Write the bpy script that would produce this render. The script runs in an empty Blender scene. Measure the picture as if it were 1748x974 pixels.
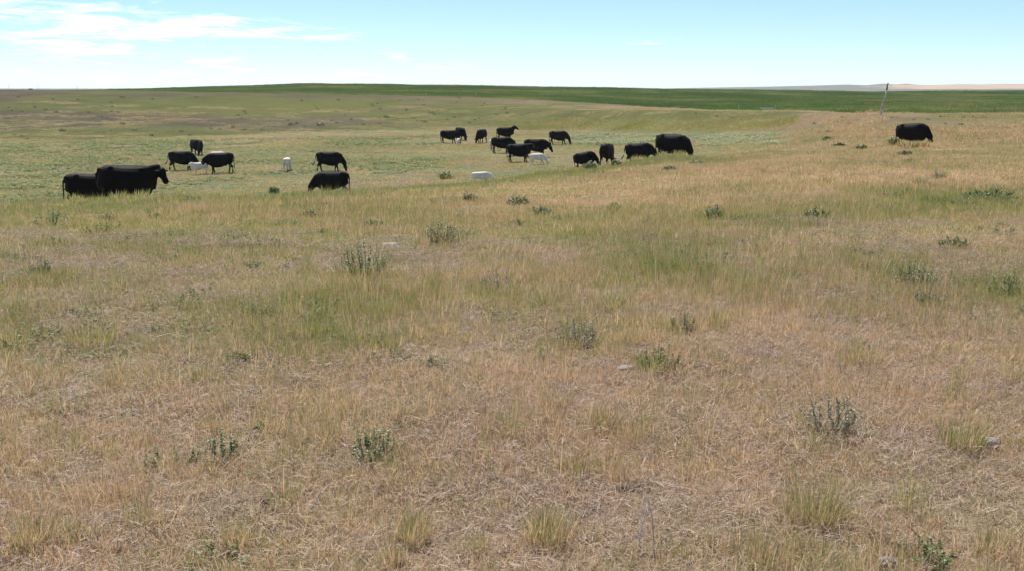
import bpy, bmesh, math, random
import numpy as np
from mathutils import Vector, Matrix, Euler
R = math.radians
sc = bpy.context.scene
col = sc.collection

# ---------------------------------------------------------------- camera
ZC = 1.65                                   # eye height over the grass
F, CX, CY, HOR = 1715.0, 874.0, 487.0, 150.0   # focal length and horizon, in pixels of the 1748 px wide photograph
PIT = math.atan((CY - HOR) / F)
CP, SP = math.cos(PIT), math.sin(PIT)
cam = bpy.data.cameras.new('camera')
cam.sensor_width = 36.0
cam.lens = 36.0 * F / 1748.0
cam.clip_start, cam.clip_end = 0.05, 30000
camo = bpy.data.objects.new('camera', cam)
camo.location = (0, 0, ZC)
camo.rotation_euler = (math.pi / 2 - PIT, 0, 0)
col.objects.link(camo)
sc.camera = camo

# ---------------------------------------------------------------- sky, sun, exposure
SUN_EL, SUN_AZ = R(63), R(-24)              # high, ahead of the camera and to the left (azimuth from +Y towards +X)
SKY = 0.089
w = bpy.data.worlds.new('World'); sc.world = w; w.use_nodes = True
nt = w.node_tree; nt.nodes.clear()
def N(t, kind, **kw):
    n = t.nodes.new(kind)
    for k, v in kw.items(): setattr(n, k, v)
    return n
def mth(t, op, a, b=None, c=None, clamp=False):
    n = t.nodes.new('ShaderNodeMath'); n.operation = op; n.use_clamp = clamp
    for i, v in enumerate((a, b, c)):
        if v is None: continue
        if isinstance(v, (int, float)): n.inputs[i].default_value = v
        else: t.links.new(v, n.inputs[i])
    return n.outputs[0]
sky = N(nt, 'ShaderNodeTexSky', sky_type='NISHITA', sun_disc=False, sun_elevation=SUN_EL, sun_rotation=SUN_AZ)
sky.altitude = 3000; sky.air_density = 1.0; sky.dust_density = 0.2; sky.ozone_density = 8.0
bg = N(nt, 'ShaderNodeBackground'); bg.inputs['Strength'].default_value = SKY
out = N(nt, 'ShaderNodeOutputWorld')
tc = N(nt, 'ShaderNodeTexCoord'); sep = N(nt, 'ShaderNodeSeparateXYZ')
nt.links.new(tc.outputs['Generated'], sep.inputs[0])
az = mth(nt, 'ARCTAN2', sep.outputs[0], sep.outputs[1])
el = mth(nt, 'ARCSINE', sep.outputs[2])
comb = N(nt, 'ShaderNodeCombineXYZ')
nt.links.new(mth(nt, 'MULTIPLY', az, 5.0), comb.inputs[0]); nt.links.new(mth(nt, 'MULTIPLY', el, 42.0), comb.inputs[1])
cn = N(nt, 'ShaderNodeTexNoise'); cn.inputs['Scale'].default_value = 3.2; cn.inputs['Detail'].default_value = 10; cn.inputs['Roughness'].default_value = 0.62
cn.inputs['Distortion'].default_value = 0.5
nt.links.new(comb.outputs[0], cn.inputs['Vector'])
def uv_ang(u, v):                          # direction of a spot of the sky
    a = (u - CX) / F; b = (CY - v) / F
    d = Vector((a, CP + b * SP, -SP + b * CP)).normalized()
    return math.atan2(d.x, d.y), math.asin(d.z)
clouds = [(30, 14, 170, 24, .62), (110, 66, 190, 26, .66), (280, 46, 210, 24, .78), (430, 54, 150, 16, .66), (520, 62, 110, 11, .5), (120, 92, 300, 18, .42),
          (250, 116, 380, 15, .38), (690, 92, 70, 9, .46), (760, 115, 110, 9, .32), (1275, 18, 22, 5, .46), (1100, 72, 55, 9, .44),
          (590, 90, 110, 10, .34), (590, 126, 140, 9, .30), (150, 138, 300, 9, .28), (900, 118, 200, 7, .2), (1000, 132, 200, 7, .14)]
tot = None
for u, v, ru, rv, amt in clouds:
    a0, e0 = uv_ang(u, v)
    qa = mth(nt, 'POWER', mth(nt, 'DIVIDE', mth(nt, 'SUBTRACT', az, a0), ru / F), 2.0)
    qe = mth(nt, 'POWER', mth(nt, 'DIVIDE', mth(nt, 'SUBTRACT', el, e0), rv / F), 2.0)
    g = mth(nt, 'MULTIPLY', mth(nt, 'EXPONENT', mth(nt, 'MULTIPLY', mth(nt, 'ADD', qa, qe), -1.0)), amt)
    tot = g if tot is None else mth(nt, 'MAXIMUM', tot, g)
# elsewhere in the sky: thin scattered cloud of the same kind
cn2 = N(nt, 'ShaderNodeTexNoise'); cn2.inputs['Scale'].default_value = 3.0; cn2.inputs['Detail'].default_value = 5
nt.links.new(tc.outputs['Generated'], cn2.inputs['Vector'])
oth = mth(nt, 'MULTIPLY', mth(nt, 'SUBTRACT', cn2.outputs['Fac'], 0.5), 1.2, clamp=True)
oth = mth(nt, 'MULTIPLY', oth, mth(nt, 'MULTIPLY', mth(nt, 'SUBTRACT', el, 0.12), 4.0, clamp=True))
tot = mth(nt, 'MAXIMUM', tot, oth)
dens = mth(nt, 'MULTIPLY', mth(nt, 'SUBTRACT', mth(nt, 'ADD', tot, mth(nt, 'MULTIPLY', mth(nt, 'SUBTRACT', cn.outputs['Fac'], 0.5), 2.6)), 0.34), 1.15, clamp=True)
dens = mth(nt, 'MULTIPLY', dens, mth(nt, 'MULTIPLY', tot, 6.0, clamp=True))
mix = N(nt, 'ShaderNodeMixRGB'); mix.inputs['Color2'].default_value = (12.0, 12.2, 12.6, 1)
nt.links.new(mth(nt, 'ADD', mth(nt, 'MULTIPLY', dens, 0.82), 0.07), mix.inputs['Fac'])   # a thin even veil, and the clouds
nt.links.new(sky.outputs[0], mix.inputs['Color1'])
nt.links.new(mix.outputs[0], bg.inputs['Color'])
nt.links.new(bg.outputs[0], out.inputs['Surface'])

w.cycles.sampling_method = 'MANUAL'; w.cycles.sample_map_resolution = 256

sun = bpy.data.lights.new('sun', 'SUN'); sun.energy = 4.8; sun.angle = R(0.55); sun.color = (1.0, 0.94, 0.85)
suno = bpy.data.objects.new('sun', sun); col.objects.link(suno)
sd = Vector((math.sin(SUN_AZ) * math.cos(SUN_EL), math.cos(SUN_AZ) * math.cos(SUN_EL), math.sin(SUN_EL)))
suno.rotation_euler = sd.to_track_quat('Z', 'Y').to_euler()
suno.location = sd * 80
vs = sc.view_settings
vs.view_transform = 'Standard'; vs.look = 'None'; vs.gamma = 1.0; vs.exposure = 0.78
sc.render.engine = 'CYCLES'
cy = sc.cycles
cy.max_bounces = 4; cy.diffuse_bounces = 2; cy.glossy_bounces = 2; cy.transmission_bounces = 4; cy.volume_bounces = 0
cy.use_denoising = True

# ---------------------------------------------------------------- helpers: projection and noise
def slope(v):
    b = (CY - np.asarray(v, float)) / F
    return (-SP + b * CP) / (CP + b * SP)
def zat(v, Y): return ZC + Y * slope(v)
def proj(X, Y, Z):
    """pixel of the photograph at which a point of the place shows (used only while laying out)"""
    dz = Z - ZC
    dep = Y * CP - dz * SP
    dep = np.maximum(dep, 1e-3)
    return CX + F * X / dep, CY - F * (Y * SP + dz * CP) / dep
def _h(ix, iy, seed):
    n = (ix.astype(np.int64) * 374761393 + iy.astype(np.int64) * 668265263 + seed * 1442695041) & 0xffffffff
    n = ((n ^ (n >> 13)) * 1274126177) & 0xffffffff
    n = n ^ (n >> 16)
    return (n & 0xffff) / 65535.0
def vnoise(x, y, seed=0):
    x = np.asarray(x, float); y = np.asarray(y, float)
    ix = np.floor(x); iy = np.floor(y); fx = x - ix; fy = y - iy
    fx = fx * fx * (3 - 2 * fx); fy = fy * fy * (3 - 2 * fy)
    a = _h(ix, iy, seed); b = _h(ix + 1, iy, seed); c = _h(ix, iy + 1, seed); d = _h(ix + 1, iy + 1, seed)
    return a + (b - a) * fx + (c - a) * fy + (a - b - c + d) * fx * fy
def fbm(x, y, seed=0, oct=4):
    s = 0; amp = .5; t = 0
    for o in range(oct):
        s = s + amp * vnoise(x * 2 ** o + 17.3 * o, y * 2 ** o - 9.1 * o, seed + o * 7); t += amp; amp *= .55
    return s / t
def sstep(x, a, b):
    t = np.clip((x - a) / (b - a), 0, 1); return t * t * (3 - 2 * t)

# ---------------------------------------------------------------- terrain
# for each column: (distance, picture height of the ground there); a value below 20 is a plain height in metres
COLS = {
    0:    [(14, 374), (24, 346), (33, 358), (45, 369), (97, 250), (108, 241), (130, 217), (165, 181), (200, 160), (228, 153.6), (320, 154.4), (450, 155), (520, 156)],
    200:  [(14, 374), (24, 339), (33, 356), (46, 364), (100, 247), (112, 238), (135, 212), (170, 180), (205, 161), (240, 155), (330, 154.5), (450, 152.8), (520, 153.5)],
    400:  [(14, 374), (27, 329), (40, 352), (52, 337), (112, 237), (124, 229), (145, 205), (180, 177), (215, 162), (250, 158), (330, 154), (450, 147.5), (520, 148.5)],
    530:  [(14, 374), (29, 322), (42, 350), (54, 330), (118, 232), (132, 223), (150, 203), (185, 178), (215, 166), (245, 160.5), (330, 153), (450, 143.2), (520, 144.5)],
    800:  [(15, 365), (34, 306), (48, 339), (60, 311), (130, 225), (140, 217), (152, 203), (170, 186), (195, 174), (220, 166), (330, 156), (450, 146.6), (520, 148)],
    1000: [(15, 365), (42, 285), (55, 303), (68, 287), (124, 227), (130, 221), (137, 206), (145, 188.5), (165, 186), (185, 176), (330, 161), (450, 149.8), (520, 151)],
    1150: [(15, 360), (46, 266), (60, 277), (75, 268), (100, 238), (107, 225), (113, 208), (119, 189.5), (150, 187), (175, 183), (330, 165), (450, 152.6), (520, 153.5)],
    1300: [(15, 352), (30, 282), (45, 265), (60, 259), (88, 238), (98, 226), (106, 207), (115, 190.5), (140, 190), (170, 182), (330, 165), (450, 154), (520, 155)],
    1500: [(15, 350), (30, 274), (45, 259), (60, 252), (72, 232), (78, 220), (84, 207), (91, 196), (120, 196), (150, 186), (330, 166), (450, 157), (520, 158)],
    1748: [(15, 350), (30, 271), (45, 256), (60, 243), (70, 228), (77, 217), (84, 206), (91, 197), (120, 197), (150, 186), (330, 165), (450, 155), (520, 156)],
}
us = np.array(sorted(COLS)); sc_cols = (us - CX) / F * CP
FD = np.array([[p[0] for p in COLS[u]] for u in us], float)
FZ = np.array([[zat(p[1], p[0]) - (.10 if k == 0 else .19 if k == 1 else .05 if k == 2 else 0) for k, p in enumerate(COLS[u])] for u in us], float)
nF = FD.shape[1]
FD = np.hstack([np.tile([[-60., 0., 5., 9.]], (len(us), 1)), FD, np.tile([[1000., 3000., 7600.]], (len(us), 1))])
FZ = np.hstack([np.tile([[.3, 0.02, 0., -.02]], (len(us), 1)), FZ, np.tile([[-16., -14., -14.]], (len(us), 1))])
BUMPS = [(1560, 54.5, .34, 2.8, 2.0), (1150, 51.5, .26, 2.6, 2.0), (1095, 56.0, .36, 1.6, 2.2), (822, 51.5, .22, 1.6, 2.2), (1036, 62.0, .36, 1.5, 4.0), (215, 26.0, .16, 1.9, 2.4), (150, 28.5, .10, 1.5, 2.4)]      # low swells of the ground
def _cols_at(s):
    """smooth interpolation of the profile table over the columns"""
    s = np.clip(s, sc_cols[0], sc_cols[-1])
    i = np.clip(np.searchsorted(sc_cols, s) - 1, 0, len(us) - 2)
    t = (s - sc_cols[i]) / (sc_cols[i + 1] - sc_cols[i]); t = 0.5 * t + 0.5 * (t * t * (3 - 2 * t))
    return i, t
def H(X, Y, fine=True):
    X = np.atleast_1d(np.asarray(X, float)); Y = np.atleast_1d(np.asarray(Y, float))
    X, Y = np.broadcast_arrays(X, Y); shp = X.shape; X = X.ravel(); Y = Y.ravel()
    s = X / np.maximum(Y, 9.0)
    i, t = _cols_at(s)
    D = FD[i] * (1 - t[:, None]) + FD[i + 1] * t[:, None]
    Z = FZ[i] * (1 - t[:, None]) + FZ[i + 1] * t[:, None]
    # monotone cubic along the distance
    hh = np.diff(D, axis=1); dl = np.diff(Z, axis=1) / hh
    m = np.zeros_like(Z)
    w1 = 2 * hh[:, 1:] + hh[:, :-1]; w2 = hh[:, 1:] + 2 * hh[:, :-1]
    same = dl[:, :-1] * dl[:, 1:] > 0
    with np.errstate(divide='ignore', invalid='ignore'):
        hm = (w1 + w2) / (w1 / dl[:, :-1] + w2 / dl[:, 1:])
    m[:, 1:-1] = np.where(same, hm, 0); m[:, 0] = dl[:, 0]; m[:, -1] = dl[:, -1]
    k = np.clip((Y[:, None] >= D).sum(1) - 1, 0, D.shape[1] - 2); r = np.arange(len(k))
    h = hh[r, k]; x = np.clip((Y - D[r, k]) / h, 0, 1)
    z = ((1 + 2 * x) * (1 - x) ** 2 * Z[r, k] + x * (1 - x) ** 2 * h * m[r, k] + x * x * (3 - 2 * x) * Z[r, k + 1] + x * x * (x - 1) * h * m[r, k + 1])
    for bu, bY, bh, rx, ry in BUMPS:
        bX = bY * (bu - CX) / F * CP
        z = z + bh * np.exp(-((X - bX) / rx) ** 2 - ((Y - bY) / ry) ** 2)
    if fine:
        a = np.clip(Y / 12, .15, 1)
        z = z + (fbm(X / 5.0, Y / 5.0, 3, 3) - .5) * .16 * a + (fbm(X / .55, Y / .55, 11, 3) - .5) * .07 * (Y < 60)
        z = z + (fbm(X / 22, Y / 14, 5, 3) - .5) * .5 * sstep(Y, 90, 140) * (1 - sstep(Y, 210, 300))
    return z.reshape(shp)
def h1(x, y): return float(H(x, y)[0])
def at(u, v, y0=2.5, y1=460):
    """the point of the ground seen at a pixel"""
    a = (u - CX) / F; b = (CY - v) / F
    dx = a / (CP + b * SP); dz = slope(v)
    ys = np.geomspace(y0, y1, 1500)
    g = H(ys * dx, ys) - (ZC + ys * dz)
    k = np.argmax(g > 0) if (g > 0).any() else len(ys) - 1
    y = ys[k]
    return Vector((y * dx, y, h1(y * dx, y)))
def tan_edge(u):                           # where the dry grassland ends and the green field starts
    D = np.array([p[9][0] if k <= 800 else p[9][0] if k <= 1000 else p[8][0] - (0 if k >= 1300 else -8) for k, p in sorted(COLS.items())], float)
    D[:3] = [1e4, 238, 250]
    return np.interp(u, us, D)

# ---------------------------------------------------------------- zones: how green, how bare
CREST_U = [0, 200, 400, 530, 800, 1000, 1150, 1300, 1748]
CREST_D = [24, 24, 27, 29, 34, 42, 46, 46, 46]
PATCH = [(200, 520, 380, 110, .30), (200, 430, 420, 45, .14), (620, 450, 80, 45, .12), (760, 420, 110, 45, .08), (30, 470, 120, 60, .25), (1650, 345, 150, 20, .45), (1420, 378, 150, 22, .26), (1560, 470, 150, 42, .26),
         (1710, 495, 80, 25, .35), (540, 555, 100, 36, .15), (350, 650, 160, 50, .12), (1000, 570, 150, 45, .25), (1150, 560, 110, 40, .2), (1120, 440, 220, 60, .16), (1400, 700, 110, 50, .22), (700, 720, 120, 50, .14),
         (1300, 560, 230, 55, -.28), (1380, 435, 130, 28, -.15), (1250, 300, 330, 26, -.26), (980, 345, 260, 18, -.30), (230, 352, 260, 12, -.34), (330, 350, 50, 12, -.3), (60, 690, 220, 60, -.2), (850, 690, 420, 70, -.22), (1500, 620, 300, 60, -.2),
         (900, 850, 700, 90, -.14), (1650, 430, 120, 18, -.2), (1550, 300, 300, 25, -.22), (480, 420, 150, 30, .08)]
def green(X, Y, Z=None):
    X = np.asarray(X, float); Y = np.asarray(Y, float)
    if Z is None: Z = H(X, Y, False)
    u, v = proj(X, np.maximum(Y, 1.0), Z)
    g = .345 + .20 * sstep(v, 740, 540)
    g = g + (fbm(X / 1.5, Y / 2.4, 21, 4) - .5) * .8 + (fbm(X / .5, Y / .8, 31, 3) - .5) * .95
    for pu, pv, ru, rv, a in PATCH:
        g = g + a * np.exp(-((u - pu) / ru) ** 2 - ((v - pv) / rv) ** 2)
    cd = np.interp(u, CREST_U, CREST_D)
    strip = np.exp(-((Y - cd + .5) / (3.2 + cd * .10)) ** 2) * sstep(u, 1330, 1100)
    g = g + strip * 1.0
    inb = sstep(Y, cd + 2, cd + 12)          # in the hollow
    hol = .62 + (fbm(X / 9, Y / 9, 41, 4) - .5) * .8
    g = np.where(u < 1330, g * (1 - inb) + hol * inb, g - .12 * sstep(Y, 35, 60))
    return np.clip(g, 0, 1), u, v, strip

# ---------------------------------------------------------------- materials
def new_mat(name):
    m = bpy.data.materials.new(name); m.use_nodes = True; m.node_tree.nodes.clear(); return m
def ramp(t, fac, stops):
    n = t.nodes.new('ShaderNodeValToRGB'); e = n.color_ramp.elements
    while len(e) < len(stops): e.new(.5)
    for i, (p, c) in enumerate(stops): e[i].position = p; e[i].color = (*c, 1)
    if fac is not None: t.links.new(fac, n.inputs[0])
    return n.outputs[0]
def mixc(t, f, a, b, typ='MIX'):
    n = t.nodes.new('ShaderNodeMixRGB'); n.blend_type = typ
    for i, v in ((0, f), (1, a), (2, b)):
        if isinstance(v, (int, float)): n.inputs[i].default_value = v
        elif isinstance(v, tuple): n.inputs[i].default_value = (*v, 1)
        else: t.links.new(v, n.inputs[i])
    return n.outputs[0]
def noise(t, scale, detail=4, rough=.55, vec=None):
    n = t.nodes.new('ShaderNodeTexNoise'); n.inputs['Scale'].default_value = scale; n.inputs['Detail'].default_value = detail; n.inputs['Roughness'].default_value = rough
    if vec is not None: t.links.new(vec, n.inputs['Vector'])
    return n.outputs['Fac']
def leaf_out(t, colr, trans=.35, spec=.25, rough=.5, nrm=None):
    d = t.nodes.new('ShaderNodeBsdfDiffuse'); tr = t.nodes.new('ShaderNodeBsdfTranslucent'); mx = t.nodes.new('ShaderNodeMixShader'); mx.inputs[0].default_value = trans
    t.links.new(colr, d.inputs[0]); t.links.new(colr, tr.inputs[0]); t.links.new(d.outputs[0], mx.inputs[1]); t.links.new(tr.outputs[0], mx.inputs[2])
    o = t.nodes.new('ShaderNodeOutputMaterial')
    if spec > 0:
        gl = t.nodes.new('ShaderNodeBsdfGlossy'); gl.inputs['Roughness'].default_value = rough
        m2 = t.nodes.new('ShaderNodeMixShader'); m2.inputs[0].default_value = spec * .16
        t.links.new(mx.outputs[0], m2.inputs[1]); t.links.new(gl.outputs[0], m2.inputs[2]); t.links.new(m2.outputs[0], o.inputs[0])
    else: t.links.new(mx.outputs[0], o.inputs[0])
def attr(t, name, inst=False):
    n = t.nodes.new('ShaderNodeAttribute'); n.attribute_name = name; n.attribute_type = 'INSTANCER' if inst else 'GEOMETRY'
    return n

STRAW = [(0, (.26, .172, .096)), (.12, (.43, .297, .170)), (.25, (.62, .43, .233)), (.5, (.75, .547, .305)), (.72, (.65, .425, .232)), (.88, (.78, .613, .40)), (1, (.57, .463, .338))]
GREEN = [(0, (.15, .19, .038)), (.4, (.23, .265, .060)), (.75, (.31, .325, .085)), (1, (.19, .24, .085))]
def grass_mat(name, inst):
    m = new_mat(name); t = m.node_tree
    bl = attr(t, 'bl').outputs['Fac']; hh = attr(t, 'h').outputs['Fac']
    gr = attr(t, 'grn', inst).outputs['Fac']; rn = attr(t, 'rnd', inst).outputs['Fac']
    b2 = mth(t, 'FRACT', mth(t, 'ADD', mth(t, 'MULTIPLY', bl, 7.31), rn))
    dry = ramp(t, b2, STRAW)
    tn = mth(t, 'FRACT', mth(t, 'ADD', mth(t, 'MULTIPLY', rn, 5.7), 0.1))
    dry = mixc(t, mth(t, 'MULTIPLY', tn, .4), dry, (.40, .235, .125))
    grc = ramp(t, mth(t, 'FRACT', mth(t, 'ADD', b2, mth(t, 'MULTIPLY', rn, 3.3))), GREEN)
    isg = mth(t, 'MULTIPLY', mth(t, 'ADD', mth(t, 'SUBTRACT', mth(t, 'ADD', gr, attr(t, 'tg').outputs['Fac']), bl), .12), 4.2, clamp=True)
    up = mth(t, 'ADD', mth(t, 'MULTIPLY', hh, 1.4), .15, clamp=True)
    c = mixc(t, mth(t, 'MULTIPLY', isg, up), dry, grc)
    leaf_out(t, c, .5, .3, .45)
    return m
MG = grass_mat('grass', True)
def litter_mat():
    m = new_mat('straw_litter'); t = m.node_tree
    bl = attr(t, 'bl').outputs['Fac']; rn = attr(t, 'rnd', True).outputs['Fac']
    c = ramp(t, mth(t, 'FRACT', mth(t, 'ADD', bl, rn)), [(0, (.17, .124, .098)), (.3, (.255, .187, .145)), (.6, (.335, .245, .180)), (.8, (.33, .222, .145)), (1, (.42, .335, .27))])
    leaf_out(t, c, .2, .2, .5)
    return m
MLIT = litter_mat()

def ground_mat():
    m = new_mat('prairie_ground'); t = m.node_tree
    c = attr(t, 'Col').outputs['Color']
    geo = t.nodes.new('ShaderNodeNewGeometry'); pos = geo.outputs['Position']
    n1 = noise(t, 1.1, 6, .65, pos); n2 = noise(t, 14, 5, .7, pos); n3 = noise(t, 90, 3, .6, pos)
    f = mth(t, 'ADD', mth(t, 'MULTIPLY', n1, .55), mth(t, 'ADD', mth(t, 'MULTIPLY', n2, .55), mth(t, 'MULTIPLY', n3, .35)))
    k = t.nodes.new('ShaderNodeMapRange'); k.inputs[1].default_value = .45; k.inputs[2].default_value = 1.0; k.inputs[3].default_value = .62; k.inputs[4].default_value = 1.38
    t.links.new(f, k.inputs[0])
    v = t.nodes.new('ShaderNodeVectorMath'); v.operation = 'SCALE'; t.links.new(c, v.inputs[0]); t.links.new(k.outputs[0], v.inputs['Scale'])
    b = t.nodes.new('ShaderNodeBsdfDiffuse'); t.links.new(v.outputs[0], b.inputs[0]); b.inputs['Roughness'].default_value = .9
    bp = t.nodes.new('ShaderNodeBump'); bp.inputs['Strength'].default_value = .6; bp.inputs['Distance'].default_value = .05
    t.links.new(mth(t, 'ADD', n2, mth(t, 'MULTIPLY', n3, .4)), bp.inputs['Height']); t.links.new(bp.outputs[0], b.inputs['Normal'])
    o = t.nodes.new('ShaderNodeOutputMaterial'); t.links.new(b.outputs[0], o.inputs[0])
    return m
MGROUND = ground_mat()

def simple(name, c, rough=.8, var=.25, scale=8., bump=.2, spec=.3, c2=None, coord='Object'):
    m = new_mat(name); t = m.node_tree
    tcn = t.nodes.new('ShaderNodeTexCoord')
    n = noise(t, scale, 6, .65, tcn.outputs[coord])
    lo = tuple(x * (1 - var) for x in c); hi = tuple(min(1, x * (1 + var)) for x in (c2 or c))
    cc = ramp(t, n, [(.3, lo), (.7, hi)])
    p = t.nodes.new('ShaderNodeBsdfPrincipled'); p.inputs['Roughness'].default_value = rough; p.inputs['Specular IOR Level'].default_value = spec
    t.links.new(cc, p.inputs['Base Color'])
    bp = t.nodes.new('ShaderNodeBump'); bp.inputs['Strength'].default_value = bump; bp.inputs['Distance'].default_value = .02
    t.links.new(n, bp.inputs['Height']); t.links.new(bp.outputs[0], p.inputs['Normal'])
    o = t.nodes.new('ShaderNodeOutputMaterial'); t.links.new(p.outputs[0], o.inputs[0])
    return m
def leafmat(name, lo, hi, trans=.3):
    m = new_mat(name); t = m.node_tree
    bl = attr(t, 'bl').outputs['Fac']
    leaf_out(t, ramp(t, bl, [(0, lo), (1, hi)]), trans, .3, .45)
    return m

# ---------------------------------------------------------------- object helpers
def mesh_obj(name, verts, faces, mat, parent=None, attrs=None, smooth=False, link=True):
    me = bpy.data.meshes.new(name)
    me.from_pydata([tuple(map(float, v)) for v in verts] if not isinstance(verts, np.ndarray) else verts.tolist(), [], faces)
    if mat: me.materials.append(mat)
    for k, a in (attrs or {}).items():
        at_ = me.attributes.new(k, 'FLOAT', 'POINT'); at_.data.foreach_set('value', np.asarray(a, np.float32))
    if smooth: me.polygons.foreach_set('use_smooth', [True] * len(me.polygons))
    me.update()
    o = bpy.data.objects.new(name, me)
    if link: col.objects.link(o)
    if parent: o.parent = parent
    return o
def tag(o, label=None, cat=None, group=None, kind=None):
    if label: o['label'] = label
    if cat: o['category'] = cat
    if group: o['group'] = group
    if kind: o['kind'] = kind
    return o
def empty(name, loc, rz=0):
    o = bpy.data.objects.new(name, None); o.empty_display_size = .2; col.objects.link(o); o.location = loc; o.rotation_euler = (0, 0, rz); return o

# ---------------------------------------------------------------- the ground sheet
def build_ground():
    ys = [-60, -40, -25, -15, -8, -4, -2, 0, 1, 1.6, 2.2]
    y = 2.2
    while y < 620: y *= 1.0135; ys.append(y)
    while y < 6600: y *= 1.12; ys.append(y)
    ys = np.array(ys); ts = np.linspace(-1, 1, 441); ts = np.sign(ts) * (np.abs(ts) * .75 + .25 * np.abs(ts) ** 3)
    W = np.maximum(30, .85 * (np.maximum(ys, 0) + 18))
    X = W[:, None] * ts[None, :]; Y = np.repeat(ys[:, None], len(ts), 1)
    Z = H(X, Y)
    nr, nc = X.shape
    V = np.stack([X, Y, Z], -1).reshape(-1, 3)
    idx = np.arange(nr * nc).reshape(nr, nc)
    Fc = np.stack([idx[:-1, :-1], idx[:-1, 1:], idx[1:, 1:], idx[1:, :-1]], -1).reshape(-1, 4)
    me = bpy.data.meshes.new('ground'); me.from_pydata(V.tolist(), [], Fc.tolist()); me.materials.append(MGROUND)
    me.polygons.foreach_set('use_smooth', [True] * len(me.polygons))
    x, y, z = V.T
    g, u, v, strip = green(x, y, z)
    def C(*c): return np.array(c)
    straw = C(.37, .26, .168); soil = C(.185, .150, .128); grn = C(.185, .20, .065)
    n1 = fbm(x / 2.3, y / 2.3, 51, 4)[:, None]
    base = straw * (1 - n1 * .35) + soil * n1 * .35
    near = sstep(y, 22, 8)[:, None]
    base = base * (1 - .45 * near) + soil * .45 * near
    c = base * (1 - g[:, None] * .8) + grn * g[:, None] * .8
    # hollow: pale weed-green with drier patches
    cd = np.interp(u, CREST_U, CREST_D)
    hol = (sstep(y, cd + 6, cd + 14) * (u < 1420))[:, None]
    p = fbm(x / 7, y / 7, 61, 4)[:, None]
    hc = C(.245, .222, .145) * (1 - sstep(p, .38, .6)) + C(.20, .222, .115) * sstep(p, .38, .6)
    c = c * (1 - hol) + hc * hol
    # far slope: brown dry sod with olive patches
    foot = np.interp(u, us, [COLS[k][4][0] for k in us]) + 4
    up = sstep(y, foot, foot + 9)[:, None]
    p2 = fbm(x / 26, y / 20, 71, 4)[:, None]; p3 = fbm(x / 4, y / 3, 73, 3)[:, None]
    browny = sstep(u, 500, 1050)[:, None]
    hcol = C(.165, .140, .092) * (1 - browny) + C(.27, .205, .125) * browny
    hcol = hcol * (1 - .85 * sstep(p2, .38, .56)) + C(.170, .18, .068) * .85 * sstep(p2, .38, .56)
    hcol = hcol * (.70 + .50 * p3)
    ol = np.exp(-((u - 500) / 190) ** 2 - ((v - 186) / 14) ** 2)[:, None]
    hcol = hcol * (1 - .8 * ol) + C(.20, .20, .068) * .8 * ol
    c = c * (1 - up) + hcol * up
    # tall green grass at the foot of the far bank, right of the middle
    bank = np.exp(-((v - 214) / 7.5) ** 2) * sstep(u, 830, 960) * sstep(u, 1345, 1290) * (y > foot - 6)
    bank = (bank * (.6 + .8 * fbm(x / 6, y / 6, 77, 3)))[:, None]
    c = c * (1 - np.clip(bank, 0, 1)) + C(.165, .205, .055) * np.clip(bank, 0, 1)
    # the green field
    fe = tan_edge(u)
    fld = sstep(y, fe - 1, fe + 2)[:, None]
    q = fbm(x / 40, y / 60, 81, 5)[:, None]; q2 = fbm(x / 8, y / 14, 83, 3)[:, None]
    fc = C(.056, .092, .026) * (1 - sstep(q, .44, .60)) + C(.145, .140, .052) * sstep(q, .44, .60)
    lush = np.exp(-((v - 186) / 6.0) ** 2)[:, None] * sstep(u, 1060, 1200)[:, None]
    fc = fc * (1 - .6 * lush) + C(.062, .105, .024) * .6 * lush
    dk = sstep(y, 300, 420)[:, None]
    fc = fc * (1 - dk * .6) + C(.042, .074, .028) * dk * .6
    fc = fc * (.45 + 1.1 * q2)
    c = c * (1 - fld) + fc * fld
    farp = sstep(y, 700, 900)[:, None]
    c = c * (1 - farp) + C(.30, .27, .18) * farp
    ca = me.color_attributes.new('Col', 'FLOAT_COLOR', 'POINT')
    ca.data.foreach_set('color', np.hstack([np.clip(c, .01, .9), np.ones((len(c), 1))]).astype(np.float32).ravel())
    o = bpy.data.objects.new('ground', me); col.objects.link(o)
    return tag(o, 'dry prairie ground with tan and green patches', 'ground', kind='structure')
build_ground()

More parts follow.
